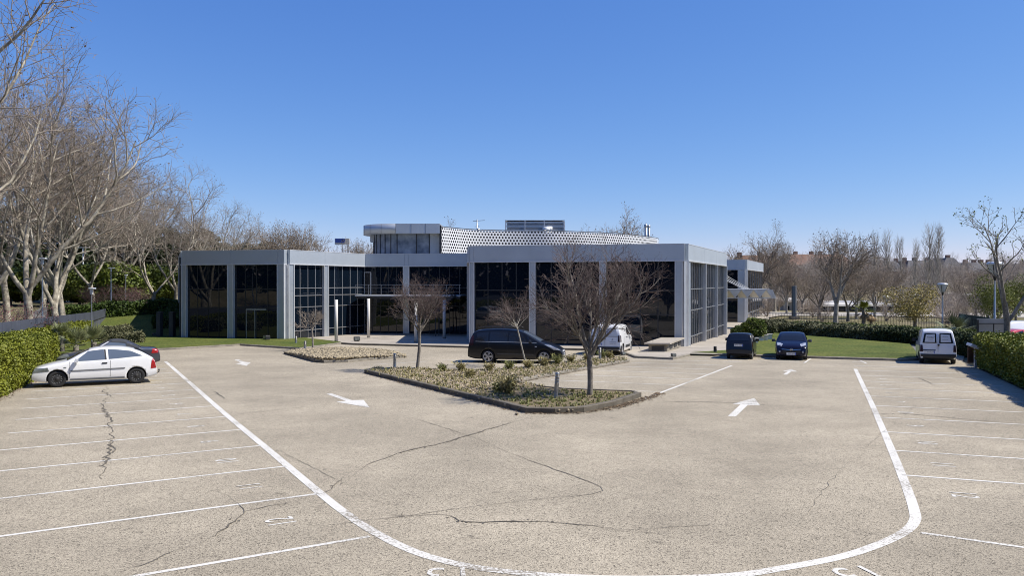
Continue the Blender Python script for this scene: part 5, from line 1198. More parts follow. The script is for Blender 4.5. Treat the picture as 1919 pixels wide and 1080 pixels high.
# woodland on the hill: one mass
def woodland(name, proto, spots, m, lab=None):
    me = [c for c in proto.children if c.name.startswith('crown')][0].data; n = len(me.vertices); V = np.zeros(n*3, np.float32); me.vertices.foreach_get('co', V); V = V.reshape(-1, 3)
    L = np.zeros(len(me.loops), np.int32); me.loops.foreach_get('vertex_index', L); Fq = L.reshape(-1, 4); r = np.random.default_rng(5)
    VV = []; FF = []; b = 0
    for (x, y, sc) in spots:
        keep = Fq; t = r.uniform(0, 6.3); R = np.array([[math.cos(t), -math.sin(t), 0], [math.sin(t), math.cos(t), 0], [0, 0, 1]])*sc; VV.append(V @ R.T + np.array([x, y, tz(x, y)])); FF.append(keep+b); b += n
    o = np_mesh(name, np.concatenate(VV), np.concatenate(FF), m); o['kind'] = 'stuff'; return o
q = random.Random(3); sp = []
for i in range(42):
    Y = q.uniform(140, 200); px = q.uniform(1340, 1960); sp.append(((px-CX)/F*Y, Y, q.uniform(.75, 1.05)))
woodland('woodland', rt[0], sp, M['twigb'])
q = random.Random(4); sp = []
for i in range(60):
    Y = q.uniform(118, 190); px = q.uniform(1400, 1980); sp.append(((px-CX)/F*Y, Y, q.uniform(1.4, 2.4)))
woodland('undergrowth', bb, sp, M['twigb'])
# wood behind the camera, seen only mirrored in the facade
bl = [(x, -26+3*math.sin(x), 8+1.5*math.sin(x*.7), 5, 4, 10+2.2*math.sin(x*1.3)) for x in range(-70, 75, 6)]
bl += [(-64+3*math.sin(y), y, 7, 4, 5, 9+2*math.sin(y*1.3)) for y in range(-24, 88, 6)]; r = np.random.default_rng(8); V, Fq = leaf_quads(crown_points(bl, 60000, r, .8), .9, r); np_mesh('treeline', V, Fq, M['screenleaf'])['kind'] = 'stuff'

# ------------------------------------------------------------------ hedges
def hedge(label, line, w, h, n, size, leaf, seed, left=True, z0=0, taper=.9, name='hedge', wav=.12):
    """clipped hedge: line is its front foot, it reaches w metres to the left of its direction"""
    if w < 0: w, left = -w, not left
    r = np.random.default_rng(seed); P = [Vector((*p[:2], 0)) for p in line]; e = empty(name, (P[0].x, P[0].y, tz(P[0].x, P[0].y)), 0, label, 'hedge')
    seg = [(b-a).length for a, b in zip(P, P[1:])]; tot = sum(seg); sec = []
    def at(s_):
        k = 0
        while k < len(seg)-1 and s_ > seg[k]: s_ -= seg[k]; k += 1
        d = (P[k+1]-P[k]).normalized(); return P[k] + d*s_, Vector((-d.y, d.x, 0))*(1 if left else -1), d
    mb = MB(); N = max(2, int(tot/1.2)); rings = []
    for i in range(N+1):
        p, nn, d = at(tot*i/N); z = tz(p.x, p.y)+z0; hh = h*(1+wav*.5*math.sin(i*1.7+seed)); a = p+nn*.12; b = p+nn*(w-.12); c = p+nn*.25; f = p+nn*(w-.25)
        rings.append([(a.x, a.y, z-.1), (c.x, c.y, z+hh-.13), (f.x, f.y, z+hh-.13), (b.x, b.y, z-.1)])
    for A_, B_ in zip(rings, rings[1:]):
        for k in range(3): mb.quad(A_[k], A_[k+1], B_[k+1], B_[k])
    mb.quad(*rings[0]); mb.quad(*reversed(rings[-1])); mb.build('shade_core', M['hedgein'], e, fix=True)  # solid core coloured as the shade between the leaves
    # leaves on front, top, back and the ends
    per = np.array([h, w, h*.6]); pts = np.zeros((n, 3)); s_ = r.random(n)*(tot+w*.5)-w*.25; face = r.choice(3, n, p=per/per.sum()); u = r.random(n); end = (s_ < 0) | (s_ > tot); s_ = np.clip(s_, 0, tot); wob = r.normal(size=n)*.07
    for i in range(n):
        p, nn, d = at(s_[i]); z = tz(p.x, p.y)+z0; hh = h*(1+wav*.5*math.sin(s_[i]*1.4+seed)+wav*.3*math.sin(s_[i]*3.9)); bl = wav*.8*math.sin(s_[i]*2.3+u[i]*5)
        if end[i]: o_, zz = u[i]*w, r.random()*hh; q = p+nn*o_+d*wob[i]
        elif face[i] == 0: zz = u[i]*hh; q = p+nn*(.05+wob[i]+bl*.6+ .22*(max(0, u[i]-.82)/.18)**2)
        elif face[i] == 1: zz = hh+wob[i]*.9+bl*.3-.12*abs(2*u[i]-1)**6; q = p+nn*(u[i]*w)
        else: zz = (.4+.6*u[i])*hh; q = p+nn*(w-.05+wob[i])
        pts[i] = (q.x, q.y, z+zz)
    V, Fq = leaf_quads(pts, size, r); o = np_mesh('foliage', V - np.array(OFF[e]), Fq, leaf, e); return e
lh = [(HL + LD*t)[:2] for t in (-12, -4, 4, 11.6)]
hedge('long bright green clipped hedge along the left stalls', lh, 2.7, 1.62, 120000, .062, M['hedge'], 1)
hedge('bright green hedge carrying on before the grey fence, behind the small palms', [(-24.2, 37.6), (-28, 46), (-31.5, 55.5), (-34, 62)], 1.7, 1.5, 40000, .08, M['hedge'], 2)
hedge('clipped green hedge closing the far side of the left lawn', [(-34, 72), (-36, 80), (-33, 85), (-28, 88)], -2.0, 1.2, 16000, .13, M['hedge2'], 3, wav=.2)
hedge('long green hedge under the pale plane trunks behind the left lawn', [(-46, 76), (-39, 81), (-31, 82)], 2.2, 1.55, 18000, .13, M['hedge2'], 13)
hedge('upper grey green clipped hedge cushion at left lawn', [W(196, 610, 59)[:2], W(248, 612, 60.5)[:2]], 1.5, .95, 6000, .09, M['hedger'], 4, z0=.25)
hedge('lower grey green clipped hedge cushion at left lawn', [W(205, 622, 57)[:2], W(262, 630, 57.5)[:2]], 1.3, .75, 6000, .09, M['hedger'], 5)
rh = [(HR + RD*t)[:2] for t in (10.2, 4, -3, -12)]
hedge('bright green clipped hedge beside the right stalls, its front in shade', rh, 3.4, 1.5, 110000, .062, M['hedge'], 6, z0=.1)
dk = [(25.0, 75.0), (27.2, 68), (29.0, 61.5), (29.8, 56), (29.2, 50.5), (27.0, 46.0)]
hedge('long dark clipped hedge at the far side of right lawn', list(reversed(dk[2:])), -1.8, 1.0, 22000, .10, M['hedged'], 7)
hedge('dark brownish clipped hedge bays at the far side of right lawn', list(reversed(dk[:3])), -1.8, 1.0, 14000, .11, M['hedger'], 8, wav=.22)
hedge('dark hedge between the old white van and the notice board', [(27.3, 46.2), (26.0, 42.5), (24.2, 38.8)], 1.9, 1.3, 16000, .09, M['hedged'], 9)
hedge('green topped hedge on the verge behind the dark hedge', [(27.4, 79.5), (33.5, 74), (38, 64), (40, 58)], 2.4, .72, 24000, .10, M['ivy'], 10)
def ball(px, py, r_, h, m, lab, seed, planter=True):
    g = G(px, py); e = empty('topiary_bush', (g.x, g.y, g.z+.1), 0, lab, 'bush', 'round clipped bushes beside the path'); r = np.random.default_rng(seed)
    V, Fq = leaf_quads(crown_points([(0, 0, h*.55, r_, r_, h*.48), (.2*r_, .1, h*.62, r_*.8, r_*.8, h*.42)], 5000, r, .8), .09, r); np_mesh('foliage', V, Fq, m, e)
    T = Tubes(); T.add([Vector((0, 0, -.1)), Vector((0, 0, h*.5))], [.07, .04], 6); V, Fq = T.arr(); np_mesh('stem', V, Fq, M['barkg'], e)
    V, Fq = leaf_quads(crown_points([(0, 0, h*.55, r_*.8, r_*.8, h*.4)], 900, r, .5), .22, r); np_mesh('shade_core', V, Fq, M['hedgein'], e)  # inner leaves coloured as the shade within the bush
ball(1388, 636, .8, 1.0, M['hedge2'], 'small dark round bush behind the near black city car', 1)
ball(1413, 641, 1.0, 1.75, M['ivy'], 'largest round bush by the path, golden green', 2); ball(1437, 634, .95, 1.5, M['hedger'], 'brownish round bush beside the largest one, farther along the path', 3)
for px, py, w, h, lab in ((1416, 646, .4, .3, 'low white stone block at the foot of the largest round bush'), (1424, 642, .6, .25, 'wide white stone block behind the largest round bush'), (1436, 641, .25, .4, 'slim white stone block under the brownish round bush'), (1443, 639, .35, .4, 'white stone block right of the brownish round bush')):
    g = G(px, py); e = tag(None or empty('stone_block', (g.x, g.y, g.z+.1)), lab, 'stone block', 'white stone blocks by the path'); mb = MB(); mb.prism([(g.x-w/2, g.y), (g.x+w/2, g.y-.1), (g.x+w/2+.1, g.y+w*.7), (g.x-w/2+.12, g.y+w*.7)], g.z+.05, g.z+.1+h); mb.build('block', M['white'], e)
    mb = MB(); mb.prism([(g.x-w/2-.04, g.y-.04), (g.x+w/2+.04, g.y-.14), (g.x+w/2+.14, g.y+w*.7+.04), (g.x-w/2+.08, g.y+w*.7+.04)], g.z+.103+h, g.z+.16+h); mb.build('coping', M['render'], e)
# small palms
def fan_palm(x, y, th, fr, n, lab, seed, skirt=0, z=None, m='palm'):
    q = random.Random(seed); z = tz(x, y)+.1 if z is None else z; e = empty('palm', (x, y, z), 0, lab, 'palm', 'small palms'); T = Tubes(); T.add([Vector((0, 0, -.2)), Vector((.02, 0, th*.5)), Vector((0, .02, th))], [fr*.16, fr*.15, fr*.13], 9); V, Fq = T.arr(); np_mesh('trunk', V, Fq, M['barkg'], e)
    for nm, cnt, lo, hi, mm in (('fronds', n, -.25, 1.35, M[m]), ('dry_fronds', skirt, -1.45, -.7, M['deadfrond'])):
        V = []
        for i in range(cnt):
            t = 2.4*i+q.uniform(-.3, .3); el = q.uniform(lo, hi); d = Vector((math.cos(t)*math.cos(el), math.sin(t)*math.cos(el), math.sin(el))); sdv = d.cross(Vector((0, 0, 1))).normalized(); up = sdv.cross(d); p0 = Vector((0, 0, th)); L = fr*q.uniform(.75, 1.1); c = p0+d*L*.45
            for k in range(13):
                a = (k-6)/6*1.15; dd = (d*math.cos(a)+sdv*math.sin(a)).normalized(); tip = c+dd*L*.6-Vector((0, 0, .12*L*abs(a)))+up*.02; w_ = sdv*math.cos(a)*.045*fr+up*.004; V += [c-w_, c+w_, tip+w_*.3, tip-w_*.3]
            V += [p0-sdv*.015, p0+sdv*.015, c+sdv*.012, c-sdv*.012]
        if V: V = np.array([tuple(v) for v in V]); np_mesh(nm, V, np.arange(len(V)).reshape(-1, 4), mm, e)
p = W(176, 657, 49); fan_palm(p.x, 49, .55, 1.15, 34, 'small fan palm nearest the grey convertible on the left lawn', 1)
p = W(142, 657, 46); fan_palm(p.x, 46, .55, 1.05, 30, 'small fan palm at the end of the bright left hedge', 2)
p = W(116, 635, 48); fan_palm(p.x, 48, 1.0, .9, 26, 'small fan palm half hidden in the bright left hedge', 3)
p = W(1619, 612, 84); fan_palm(p.x, 84, 1.9, 1.25, 26, 'palm with green head on the right verge by the iron fence', 4, 6, z=tz(p.x, 84), m='hedge')
p = W(1633, 612, 85); fan_palm(p.x, 85, 1.4, .9, 5, 'stubby palm with brown drooping dead fronds beside the green headed palm', 5, 40, z=tz(p.x, 85))
p = W(1790, 652, 60); fan_palm(p.x, 60, .9, 1.5, 30, 'bushy dark green palm behind the old white van roof', 6, z=tz(p.x, 60))
# dry shrubs in the islands
def shrub(px, py, h, n, m, lab, seed, spread=.8):
    g = G(px, py); e = empty('dry_shrub', (g.x, g.y, g.z+.1), 0, lab, 'shrub', 'dry shrubs in the wedge shaped island'); q = random.Random(seed); V = []
    for i in range(n):
        t = q.uniform(0, 6.3); s_ = q.uniform(.05, spread); l = h*q.uniform(.5, 1.1); d = Vector((math.cos(t)*s_, math.sin(t)*s_, 1)).normalized(); w_ = Vector((-math.sin(t), math.cos(t), 0))*.009; b = Vector((q.uniform(-.1, .1), q.uniform(-.1, .1), -.02)); c = b+d*l*.6; e_ = c+(d+Vector((math.cos(t), math.sin(t), -.5))*.35)*l*.4
        V += [b-w_, b+w_, c+w_, c-w_, c-w_, c+w_, e_+w_*.3, e_-w_*.3]
        for k in range(3): x = b.lerp(e_, q.uniform(.4, 1)); a = rv(q)*.035; V += [x, x+a, x+a+rv(q)*.03, x+rv(q)*.03]
    V = np.array([tuple(v) for v in V]); np_mesh('stems', V, np.arange(len(V)).reshape(-1, 4), m, e)
shrub(952, 744, .75, 190, M['drygrass'], 'largest dry shrub, in the corner where the two island arms meet', 1)
for i, (px, py, h, lab) in enumerate(((935, 740, .4, 'low dry shrub left of the largest one in the island'), (865, 699, .5, 'dry tuft at the back edge of the island, left of the minivan'), (918, 699, .45, 'dry tuft at the island back edge behind the minivan rear wheel'), (955, 697, .5, 'dry shrub just left of the leaning pale trunk'), (990, 694, .5, 'dry shrub at the foot of the leaning pale trunk'),
    (1020, 690, .55, 'dry shrub right of the leaning pale trunk'), (1045, 687, .6, 'leggy dry shrub in front of the minivan headlight'), (1070, 683, .5, 'dry shrub at the nose of the minivan'), (1100, 679, .5, 'dry shrub behind the largest tree trunk'), (1130, 675, .55, 'dry shrub near the far end of the island strip'), (1142, 674, .45, 'last dry shrub at the far island end'), (880, 712, .4, 'low dry tuft in the middle of the island strip'), (830, 700, .4, 'low dry tuft right of the dense reddish young tree'))):
    shrub(px, py, h, 90, M['drygrass'] if i % 3 else M['weed'], lab, 20+i)
# ------------------------------------------------------------------ street furniture, fences and far things
def bollard(px, yb, yt, lab, kind='steel', r=.075, lean=0):
    g = G(px, yb); h = (yb-yt)/F*g.y; e = empty('bollard_light' if kind == 'steel' else 'short_post', (g.x, g.y, g.z+.08), 0, lab, 'bollard', 'steel bollard lights' if kind == 'steel' else None); e.rotation_euler = (0, lean, 0)
    m = M['steel'] if kind == 'steel' else M['dark']; mb = MB(); mb.lathe([(r*1.05, 0), (r*1.05, .02), (r, .03), (r, h*.55)], 18); mb.build('post', m, e, local=True)
    mb = MB(); n = 6
    for i in range(n): z = h*(.56+.36*i/n); mb.lathe([(r*.8, z), (r*1.03, z+.005), (r*1.03, z+h*.034), (r*.8, z+h*.045)], 18)
    mb.lathe([(r*.7, h*.55), (r*.7, h*.93)], 12); mb.build('louvre_ring', m, e, local=True); mb = MB(); mb.lathe([(r*1.03, h*.93), (r*1.03, h*.97), (r*.8, h*.995), (.004, h)], 18); mb.build('cap', m, e, local=True)
bollard(1042, 752, 703, 'slightly tilted steel bollard light in the island, nearest to us', lean=.07); bollard(740, 692, 666, 'steel bollard light at the left tip of the wedge shaped island')
bollard(1125, 676, 655, 'steel bollard light at the rear bumper of the delivery van'); bollard(572, 657, 642, 'steel bollard light beside the little umbrella crowned tree', r=.09); bollard(555, 646, 633, 'pale bollard light on the lawn by the building corner', r=.09)
bollard(1341, 664, 652, 'short dark post at the lawn corner beside the path', 'dark', r=.1)
def flood(px, py, s, lab, rz=0):
    g = G(px, py); e = empty('ground_spotlight', (g.x, g.y, g.z+.1), rz, lab, 'spotlight', 'ground spotlights'); mb = MB(); mb.box((0, 0, s*.42), (s, s*.8, s*.66)); o = mb.build('housing', M['dark'], e, local=True); bv = o.modifiers.new('b', 'BEVEL'); bv.width = .03
    mb = MB(); mb.box((0, -s*.41, s*.45), (s*.8, .02, s*.5)); mb.build('lens', M['lampd'], e, local=True); mb = MB(); mb.box((0, 0, .04), (s*.7, s*.3, .08)); mb.build('bracket', M['steel'], e, local=True)
flood(669, 642.5, .48, 'dark box spotlight on the plaza between the white posts', .3); flood(500, 640, .5, 'spotlight on the lawn in front of the left facade', -.8); flood(290, 633.5, .42, 'spotlight on the left lawn beside the dark pillars', .6); flood(259, 630, .3, 'small pale spotlight on the left lawn near the hedge cushions', 0)
flood(1263, 673, .28, 'small black spotlight at the kerb corner below the vent block', .2); flood(1168, 670, .28, 'small black spotlight at the far end of island strip', .5)
# lamp posts
def goblet(px, yt, Y, lab, sc=1):
    t = W(px, yt, Y); z = tz(t.x, Y); H = t.z-z; e = empty('street_lamp', (t.x, Y, z), 0, lab, 'street lamp', 'goblet street lamps'); mb = MB(); mb.lathe([(.10*sc, 0), (.10*sc, .5), (.055*sc, .55), (.042*sc, H-.75*sc)], 12); mb.build('pole', M['steel'], e, local=True)
    mb = MB(); mb.lathe([(.06*sc, H-.78*sc), (.16*sc, H-.66*sc), (.32*sc, H-.14*sc)], 14); mb.build('bowl', M['lampglass'], e, local=True); mb = MB(); mb.lathe([(.36*sc, H-.14*sc), (.38*sc, H-.08*sc), (.30*sc, H), (.004, H+.02)], 14); mb.build('lid', M['trim'], e, local=True)
    mb = MB(); mb.lathe([(.05*sc, H-.95*sc), (.09*sc, H-.75*sc), (.18*sc, H-.63*sc)], 12)
    for k in range(4): a = PI/4+k*PI/2; mb.beam((.16*sc*math.cos(a), .16*sc*math.sin(a), H-.66*sc), (.36*sc*math.cos(a), .36*sc*math.sin(a), H-.13*sc), .03*sc, .03*sc)
    mb.build('holder', M['dark'], e, local=True)
goblet(1767, 531, 74, 'goblet street lamp just above the old white van', 1.25); goblet(1718, 552, 92, 'goblet street lamp in front of the yellow green tree', 1.2); goblet(1661, 555, 104, 'small goblet street lamp left of yellow green tree', 1.1); goblet(1865, 491, 50, 'tall big goblet street lamp by the grey gate at right', 1.3); goblet(1911, 584, 110, 'small distant goblet lamp at the right edge', 1.0)
def tlamp(px, yt, Y, lab, head=.75, r=.05):
    t = W(px, yt, Y); z = tz(t.x, Y); H = t.z-z; e = empty('street_lamp', (t.x, Y, z), 0, lab, 'street lamp', 'slim left street lamps'); mb = MB(); mb.lathe([(r*1.5, 0), (r*1.5, .4), (r, .45), (r*.75, H-.2)], 10); mb.build('pole', M['steel'], e, local=True)
    mb = MB(); mb.box((.05, 0, H-.04), (head, .3, .12)); o = mb.build('lamp_head', M['trim'], e, local=True); bv = o.modifiers.new('b', 'BEVEL'); bv.width = .04; mb = MB(); mb.box((0, 0, H-.26), (.14, .14, .32)); mb.build('neck', M['trim'], e, local=True)
tlamp(172, 540, 51, 'slim lamp post with flat pale head rising from the left hedge', .42, .04); tlamp(208.5, 502, 88, 'taller pale street lamp beyond the fence before the ivy bank', .7, .07); tlamp(80, 484, 54, 'grey street lamp post between the thick plane trunk and the leaning one', .5, .06); tlamp(236, 515, 96, 'thin grey lamp post far down the street', .4, .05)
# grey boundary fence on the left
fe = empty('boundary_fence', (-25.6, 37.5, -.9), 0, 'long dark grey panel fence behind the left hedge', 'fence'); up = MB(); lo = MB(); pst = MB(); rail = MB()
A0 = Vector((-25.6, 37.5, 0)); n = 40
for i in range(-14, 26):
    a, b = A0+LD*(i*2.0), A0+LD*(i*2.0+2.0); za, zb = tz(a.x-1, a.y), tz(b.x-1, b.y); za = max(-1.6, -K*min(70, a.y)); zb = max(-1.6, -K*min(70, b.y))
    g_ = LD*.015
    for mb, d0, d1, o in ((lo, -.3, 1.38, 0), (up, 1.42, 2.22, .0)):
        p, q = a+g_, b-g_; nn = Vector((.93, .37, 0))*.04
        mb.hexa([(p.x+nn.x, p.y+nn.y, za+d0), (q.x+nn.x, q.y+nn.y, zb+d0), (q.x, q.y, zb+d0), (p.x, p.y, za+d0), (p.x+nn.x, p.y+nn.y, za+d1), (q.x+nn.x, q.y+nn.y, zb+d1), (q.x, q.y, zb+d1), (p.x, p.y, za+d1)])
    rail.beam((a.x+.05, a.y, za+1.4), (b.x+.05, b.y, zb+1.4), .08, .036); pst.box((a.x, a.y, za+.95), (.03, .03, 2.5))
up.build('upper_panel', M['fence'], fe); lo.build('lower_panel', M['fence_lo'], fe); rail.build('dark_rail', M['dark'], fe); pst.build('post', M['dark'], fe)
# iron fence along the right verge
ie = empty('iron_fence', (27.6, 84, -1.57), 0, 'thin dark iron railing fence along the right verge', 'fence'); bars = MB(); rl = MB(); Q = [Vector(p) for p in ((28.5, 86, 0), (36, 82.5, 0), (41.5, 74, 0), (45, 64, 0))]
for a, b in zip(Q, Q[1:]):
    L = (b-a).length; k = int(L/.16)
    for i in range(k): p = a.lerp(b, i/k); z = tz(p.x, p.y); bars.box((p.x, p.y, z+.75), (.022, .022, 1.5))
    for h in (.2, 1.45): rl.beam((a.x, a.y, tz(a.x, a.y)+h), (b.x, b.y, tz(b.x, b.y)+h), .03, .04)
bars.build('bars', M['dark'], ie); rl.build('rail', M['dark'], ie)
sf = empty('screened_fence', (42, 66, -1.5), 0, 'dark green screened fence behind the old white van', 'fence'); mb = MB(); po = MB()
for a, b in zip([Vector((44.5, 76, 0)), Vector((42.5, 68, 0)), Vector((38.5, 60, 0)), Vector((33, 54, 0))], [Vector((42.5, 68, 0)), Vector((38.5, 60, 0)), Vector((33, 54, 0)), Vector((31, 50, 0))]):
    mb.hexa([(a.x, a.y, -1.8), (b.x, b.y, -1.8), (b.x+.03, b.y, -1.8), (a.x+.03, a.y, -1.8), (a.x, a.y, .25), (b.x, b.y, .25), (b.x+.03, b.y, .25), (a.x+.03, a.y, .25)]); po.tube([(a.x, a.y-.05, -1.7), (a.x, a.y-.05, .4)], .04, 8)
mb.build('screen', M['green_mesh'], sf); po.build('post', M['dark'], sf)
# grey gate and cabinet near the right edge
c = W(1862, 640, 47); e = empty('grey_gate', (c.x, 47, -1.05), 0, 'grey metal gate with dark frame under the tall goblet lamp', 'gate'); mb = MB(); mb.box((c.x, 47.2, .2), (1.75, .06, 1.9)); mb.build('gate_panel', M['cabin'], e); mb = MB()
for x in (-.95, .98): mb.box((c.x+x, 47, .05), (.09, .09, 2.1))
mb.box((c.x, 46.95, .86), (1.95, .05, .06)); mb.box((c.x, 46.95, -.3), (1.95, .05, .05)); mb.box((c.x+.0, 46.95, .2), (.05, .05, 1.3)); mb.build('gate_frame', M['dark'], e)
# notice board shelter at the hedge end
a, b = G(1829, 690), G(1846, 693); e = empty('notice_board', (a.x, a.y, a.z), 0, 'brown notice board under a sloping pale rail at the hedge end', 'notice board'); mb = MB(); t1, t2 = W(1817, 645.5, a.y-.2), W(1846.5, 658.5, a.y-.4); mb.beam(t1, t2, .9, .14); mb.build('sloping_top', M['trim'], e)
mb = MB(); mb.beam((a.x, a.y, a.z), (a.x, a.y, t1.z-.17), .1, .1); mb.build('post', M['trim'], e); mb = MB(); mb.beam((b.x, b.y-.3, b.z), (b.x, b.y-.3, t2.z-.08), .1, .1); mb.build('post', M['trim'], e); mb = MB(); mb.box(((a.x+b.x)/2+.03, a.y+.25, a.z+.62), (.5, .06, .8), .2); mb.build('board', M['wood'], e)
mb = MB(); mb.box((a.x+.25, a.y+.2, a.z+.66), (.2, .03, .1), .2); mb.build('label_plate', M['dark'], e)
# pylon sign
p = W(1489, 599, 102); e = empty('pylon_sign', (p.x, 102, -1.57), 0, 'slim blue grey pylon sign standing beyond the right lawn', 'pylon sign'); mb = MB(); mb.box((p.x-.1, 102, .6), (.30, .6, 4.5)); mb.build('face', M['pylon'], e); mb = MB(); mb.box((p.x+.13, 102, .6), (.14, .62, 4.55)); mb.build('edge', M['render'], e); mb = MB(); mb.box((p.x, 102, -1.4), (1.1, 1.2, .3)); mb.build('base', M['kerb'], e)
# far houses on the hill
def house(px0, px1, yt, yb, Y, wallm, roofm, lab, gable=False, rows=3, chim=3, seed=0):
    a, b = W(px0, yt, Y), W(px1, yt, Y); zb = W(0, yb, Y).z; q = random.Random(seed); w = b.x-a.x; cx = (a.x+b.x)/2; e = empty('brick_house', (cx, Y, zb), 0, lab, 'house', 'brick houses on the hill'); ht = a.z; he = ht-(3.2 if not gable else 4.0); D = 12
    mb = MB(); mb.box((cx, Y+D/2, (he+zb-3)/2), (w, D, he-zb+3)); mb.build('wall', wallm, e); mb = MB()
    o_ = .4
    if gable: mb.hexa([(a.x-o_, Y-o_, he), (b.x+o_, Y-o_, he), (b.x+o_, Y+D, he), (a.x-o_, Y+D, he), (a.x+w*.35, Y+2, ht), (b.x-w*.35, Y+2, ht), (b.x-w*.35, Y+D-3, ht), (a.x+w*.35, Y+D-3, ht)])
    else: mb.hexa([(a.x-o_, Y-o_, he), (b.x+o_, Y-o_, he), (b.x+o_, Y+D, he), (a.x-o_, Y+D, he), (a.x+2, Y+3, ht), (b.x-2, Y+3, ht), (b.x-2, Y+D-3, ht), (a.x+2, Y+D-3, ht)])
    rf = mb.build('roof', roofm, e, fix=True); mb = MB()
    for i in range(chim): x = a.x+w*(i+.5+q.uniform(-.25, .25))/chim; mb = MB(); mb.box((x, Y+4, ht-.2), (1.1, .9, 2.2)); mb.build('chimney', M['brick2'], rf)
    nw = max(3, int(w/3.2))
    for r_ in range(rows):
        for i in range(nw):
            if he-1.6-r_*2.9 < zb-1: continue
            x = a.x+w*(i+.5)/nw; z = he-1.6-r_*2.9; mb = MB(); mb.box((x, Y-.04, z), (1.3, .12, 1.35)); wn = mb.build('window', M['carglass'], e); mb = MB()
            mb.box((x, Y-.08, z-.78), (1.6, .2, .12)); mb.box((x, Y-.06, z+.74), (1.6, .14, .12)); mb.build('sill', M['render'], wn)
house(1385, 1470, 478, 545, 215, M['brick2'], M['tile'], 'brick house with clay roof behind the large dark bare tree', seed=1); house(1478, 1600, 476, 545, 225, M['brick'], M['tile'], 'wide orange brick house with clay roof above the pylon sign', chim=4, seed=2)
house(1606, 1700, 489, 548, 230, M['brick2'], M['slate'], 'brown brick terrace with dark roof behind the pale poplars', chim=5, seed=3); house(1700, 1762, 488, 548, 232, M['brick2'], M['slate'], 'brown brick house with dark roof behind the tall poplar pair', chim=3, seed=4)
house(1764, 1812, 483, 548, 222, M['brick2'], M['slate'], 'brown house with dark hipped roof right of the tall poplar pair', True, chim=1, seed=5); house(1814, 1878, 492, 548, 226, M['brick'], M['slate'], 'brick terrace with dark roof behind the tall goblet lamp', chim=4, seed=6); house(1880, 1960, 494, 548, 224, M['brick2'], M['slate'], 'brick house with dark roof behind the budding tree', True, chim=2, seed=7)
# low white buildings along the street
def shed(px0, px1, yt, ye, yb, Y, lab, roofm, nb, low=M['dark']):
    a, b = W(px0, ye, Y), W(px1, ye, Y); zb = W(0, yb, Y).z; zt = W(0, yt, Y).z; cx = (a.x+b.x)/2; w = b.x-a.x; e = empty('low_building', (cx, Y, zb), 0, lab, 'building'); mb = MB(); mb.box((cx, Y+6, (a.z+zb-1)/2), (w, 12, a.z-zb+1)); mb.build('wall', low, e)
    mb = MB(); mb.hexa([(a.x-.5, Y-.6, a.z), (b.x+.5, Y-.6, a.z), (b.x+.5, Y+12, a.z), (a.x-.5, Y+12, a.z), (a.x-.5, Y-.5, a.z+.3), (b.x+.5, Y-.5, a.z+.3), (b.x-1, Y+9, zt), (a.x+1, Y+9, zt)]); mb.build('roof', roofm, e)
    for i in range(nb): x = a.x+w*(i+.5)/nb; mb = MB(); mb.box((x, Y-.05, (a.z+zb)/2), (w/nb*.5, .1, (a.z-zb)*.5)); mb.build('window', M['carglass'], e)
    for i in range(nb+1): x = a.x+w*i/nb; mb = MB(); mb.box((x, Y-.08, (a.z+zb)/2), (.3, .2, a.z-zb)); mb.build('pillar', M['render'], e)
shed(1535, 1690, 566, 574, 600, 128, 'low dark fronted building with pale metal roof behind the broad white trunked tree', M['render'], 9); shed(1795, 1862, 551, 553, 570, 150, 'white low building with square windows right of the goblet lamp', M['render'], 5, M['render']); shed(1470, 1535, 560, 566, 597, 135, 'low pale building left of the dark fronted one', M['render'], 5, M['render'])
# rooftop sign far behind the building
p = W(642, 453, 230); e = empty('rooftop_sign', (p.x, 230, p.z-1.2), 0, 'distant blue and white rooftop sign seen over the building roof', 'sign'); mb = MB(); mb.box((p.x, 230, p.z), (4.4, .5, 1.9)); mb.build('panel', M['render'], e); mb = MB(); mb.box((p.x-.6, 229.72, p.z+.25), (2.9, .06, 1.25)); mb.build('blue_field', M['blue'], e)
mb = MB(); mb.lathe([(.32, 0), (.32, .05), (.2, .05), (.2, 0)], 14, axis='y'); q = mb.build('ring_emblem', M['render'], e); q.location = Vector((p.x+.3, 229.64, p.z+.25)) - OFF[e]; q.data.transform(Matrix.Translation(OFF[e])); mb = MB()
for x in (-1.6, 0, 1.6): mb.box((p.x+x, 230.1, p.z-2.4), (.12, .12, 3.2))
mb.build('leg', M['dark'], e)
e = empty('distant_block', (p.x, 232, 0), 0, 'pale office block far behind the roof, carrying the blue sign', 'building'); mb = MB(); mb.box((p.x+1, 238, (p.z-4)/2), (18, 12, p.z-4)); mb.build('wall', M['render'], e); mb = MB(); mb.box((p.x+1, 238, p.z-3.85), (18.6, 12.6, .3)); mb.build('roof', M['slate'], e)
# white gantry mast among the evergreens
p = W(245, 464, 118); e = empty('white_mast', (p.x, 118, tz(p.x, 118)), 0, 'white T shaped mast among the evergreen trees', 'mast'); mb = MB(); mb.tube([(p.x, 105, tz(p.x, 105)), (p.x, 105, W(0, 466, 105).z)], .09, 8); mb.build('pole', M['white'], e); mb = MB(); z = W(0, 464, 105).z; mb.beam((p.x-.9, 105, z), (p.x+.9, 105, z), .2, .12); mb.beam((p.x-.4, 105, z-.8), (p.x+.4, 105, z-.8), .2, .12); mb.build('cross_arm', M['white'], e)
p = W(105, 456, 100); e = empty('white_mast', (p.x, 100, tz(p.x, 100)), 0, 'white gantry behind the thick plane tree limbs', 'mast'); mb = MB(); mb.tube([(p.x, 100, tz(p.x, 100)), (p.x, 100, p.z)], .09, 8); mb.build('pole', M['white'], e); mb = MB(); mb.beam((p.x-1.6, 100, p.z), (p.x+1.6, 100, p.z), .2, .14); mb.beam((p.x-1.2, 100, p.z-.7), (p.x+.6, 100, p.z-.7), .2, .1); mb.build('cross_arm', M['white'], e)
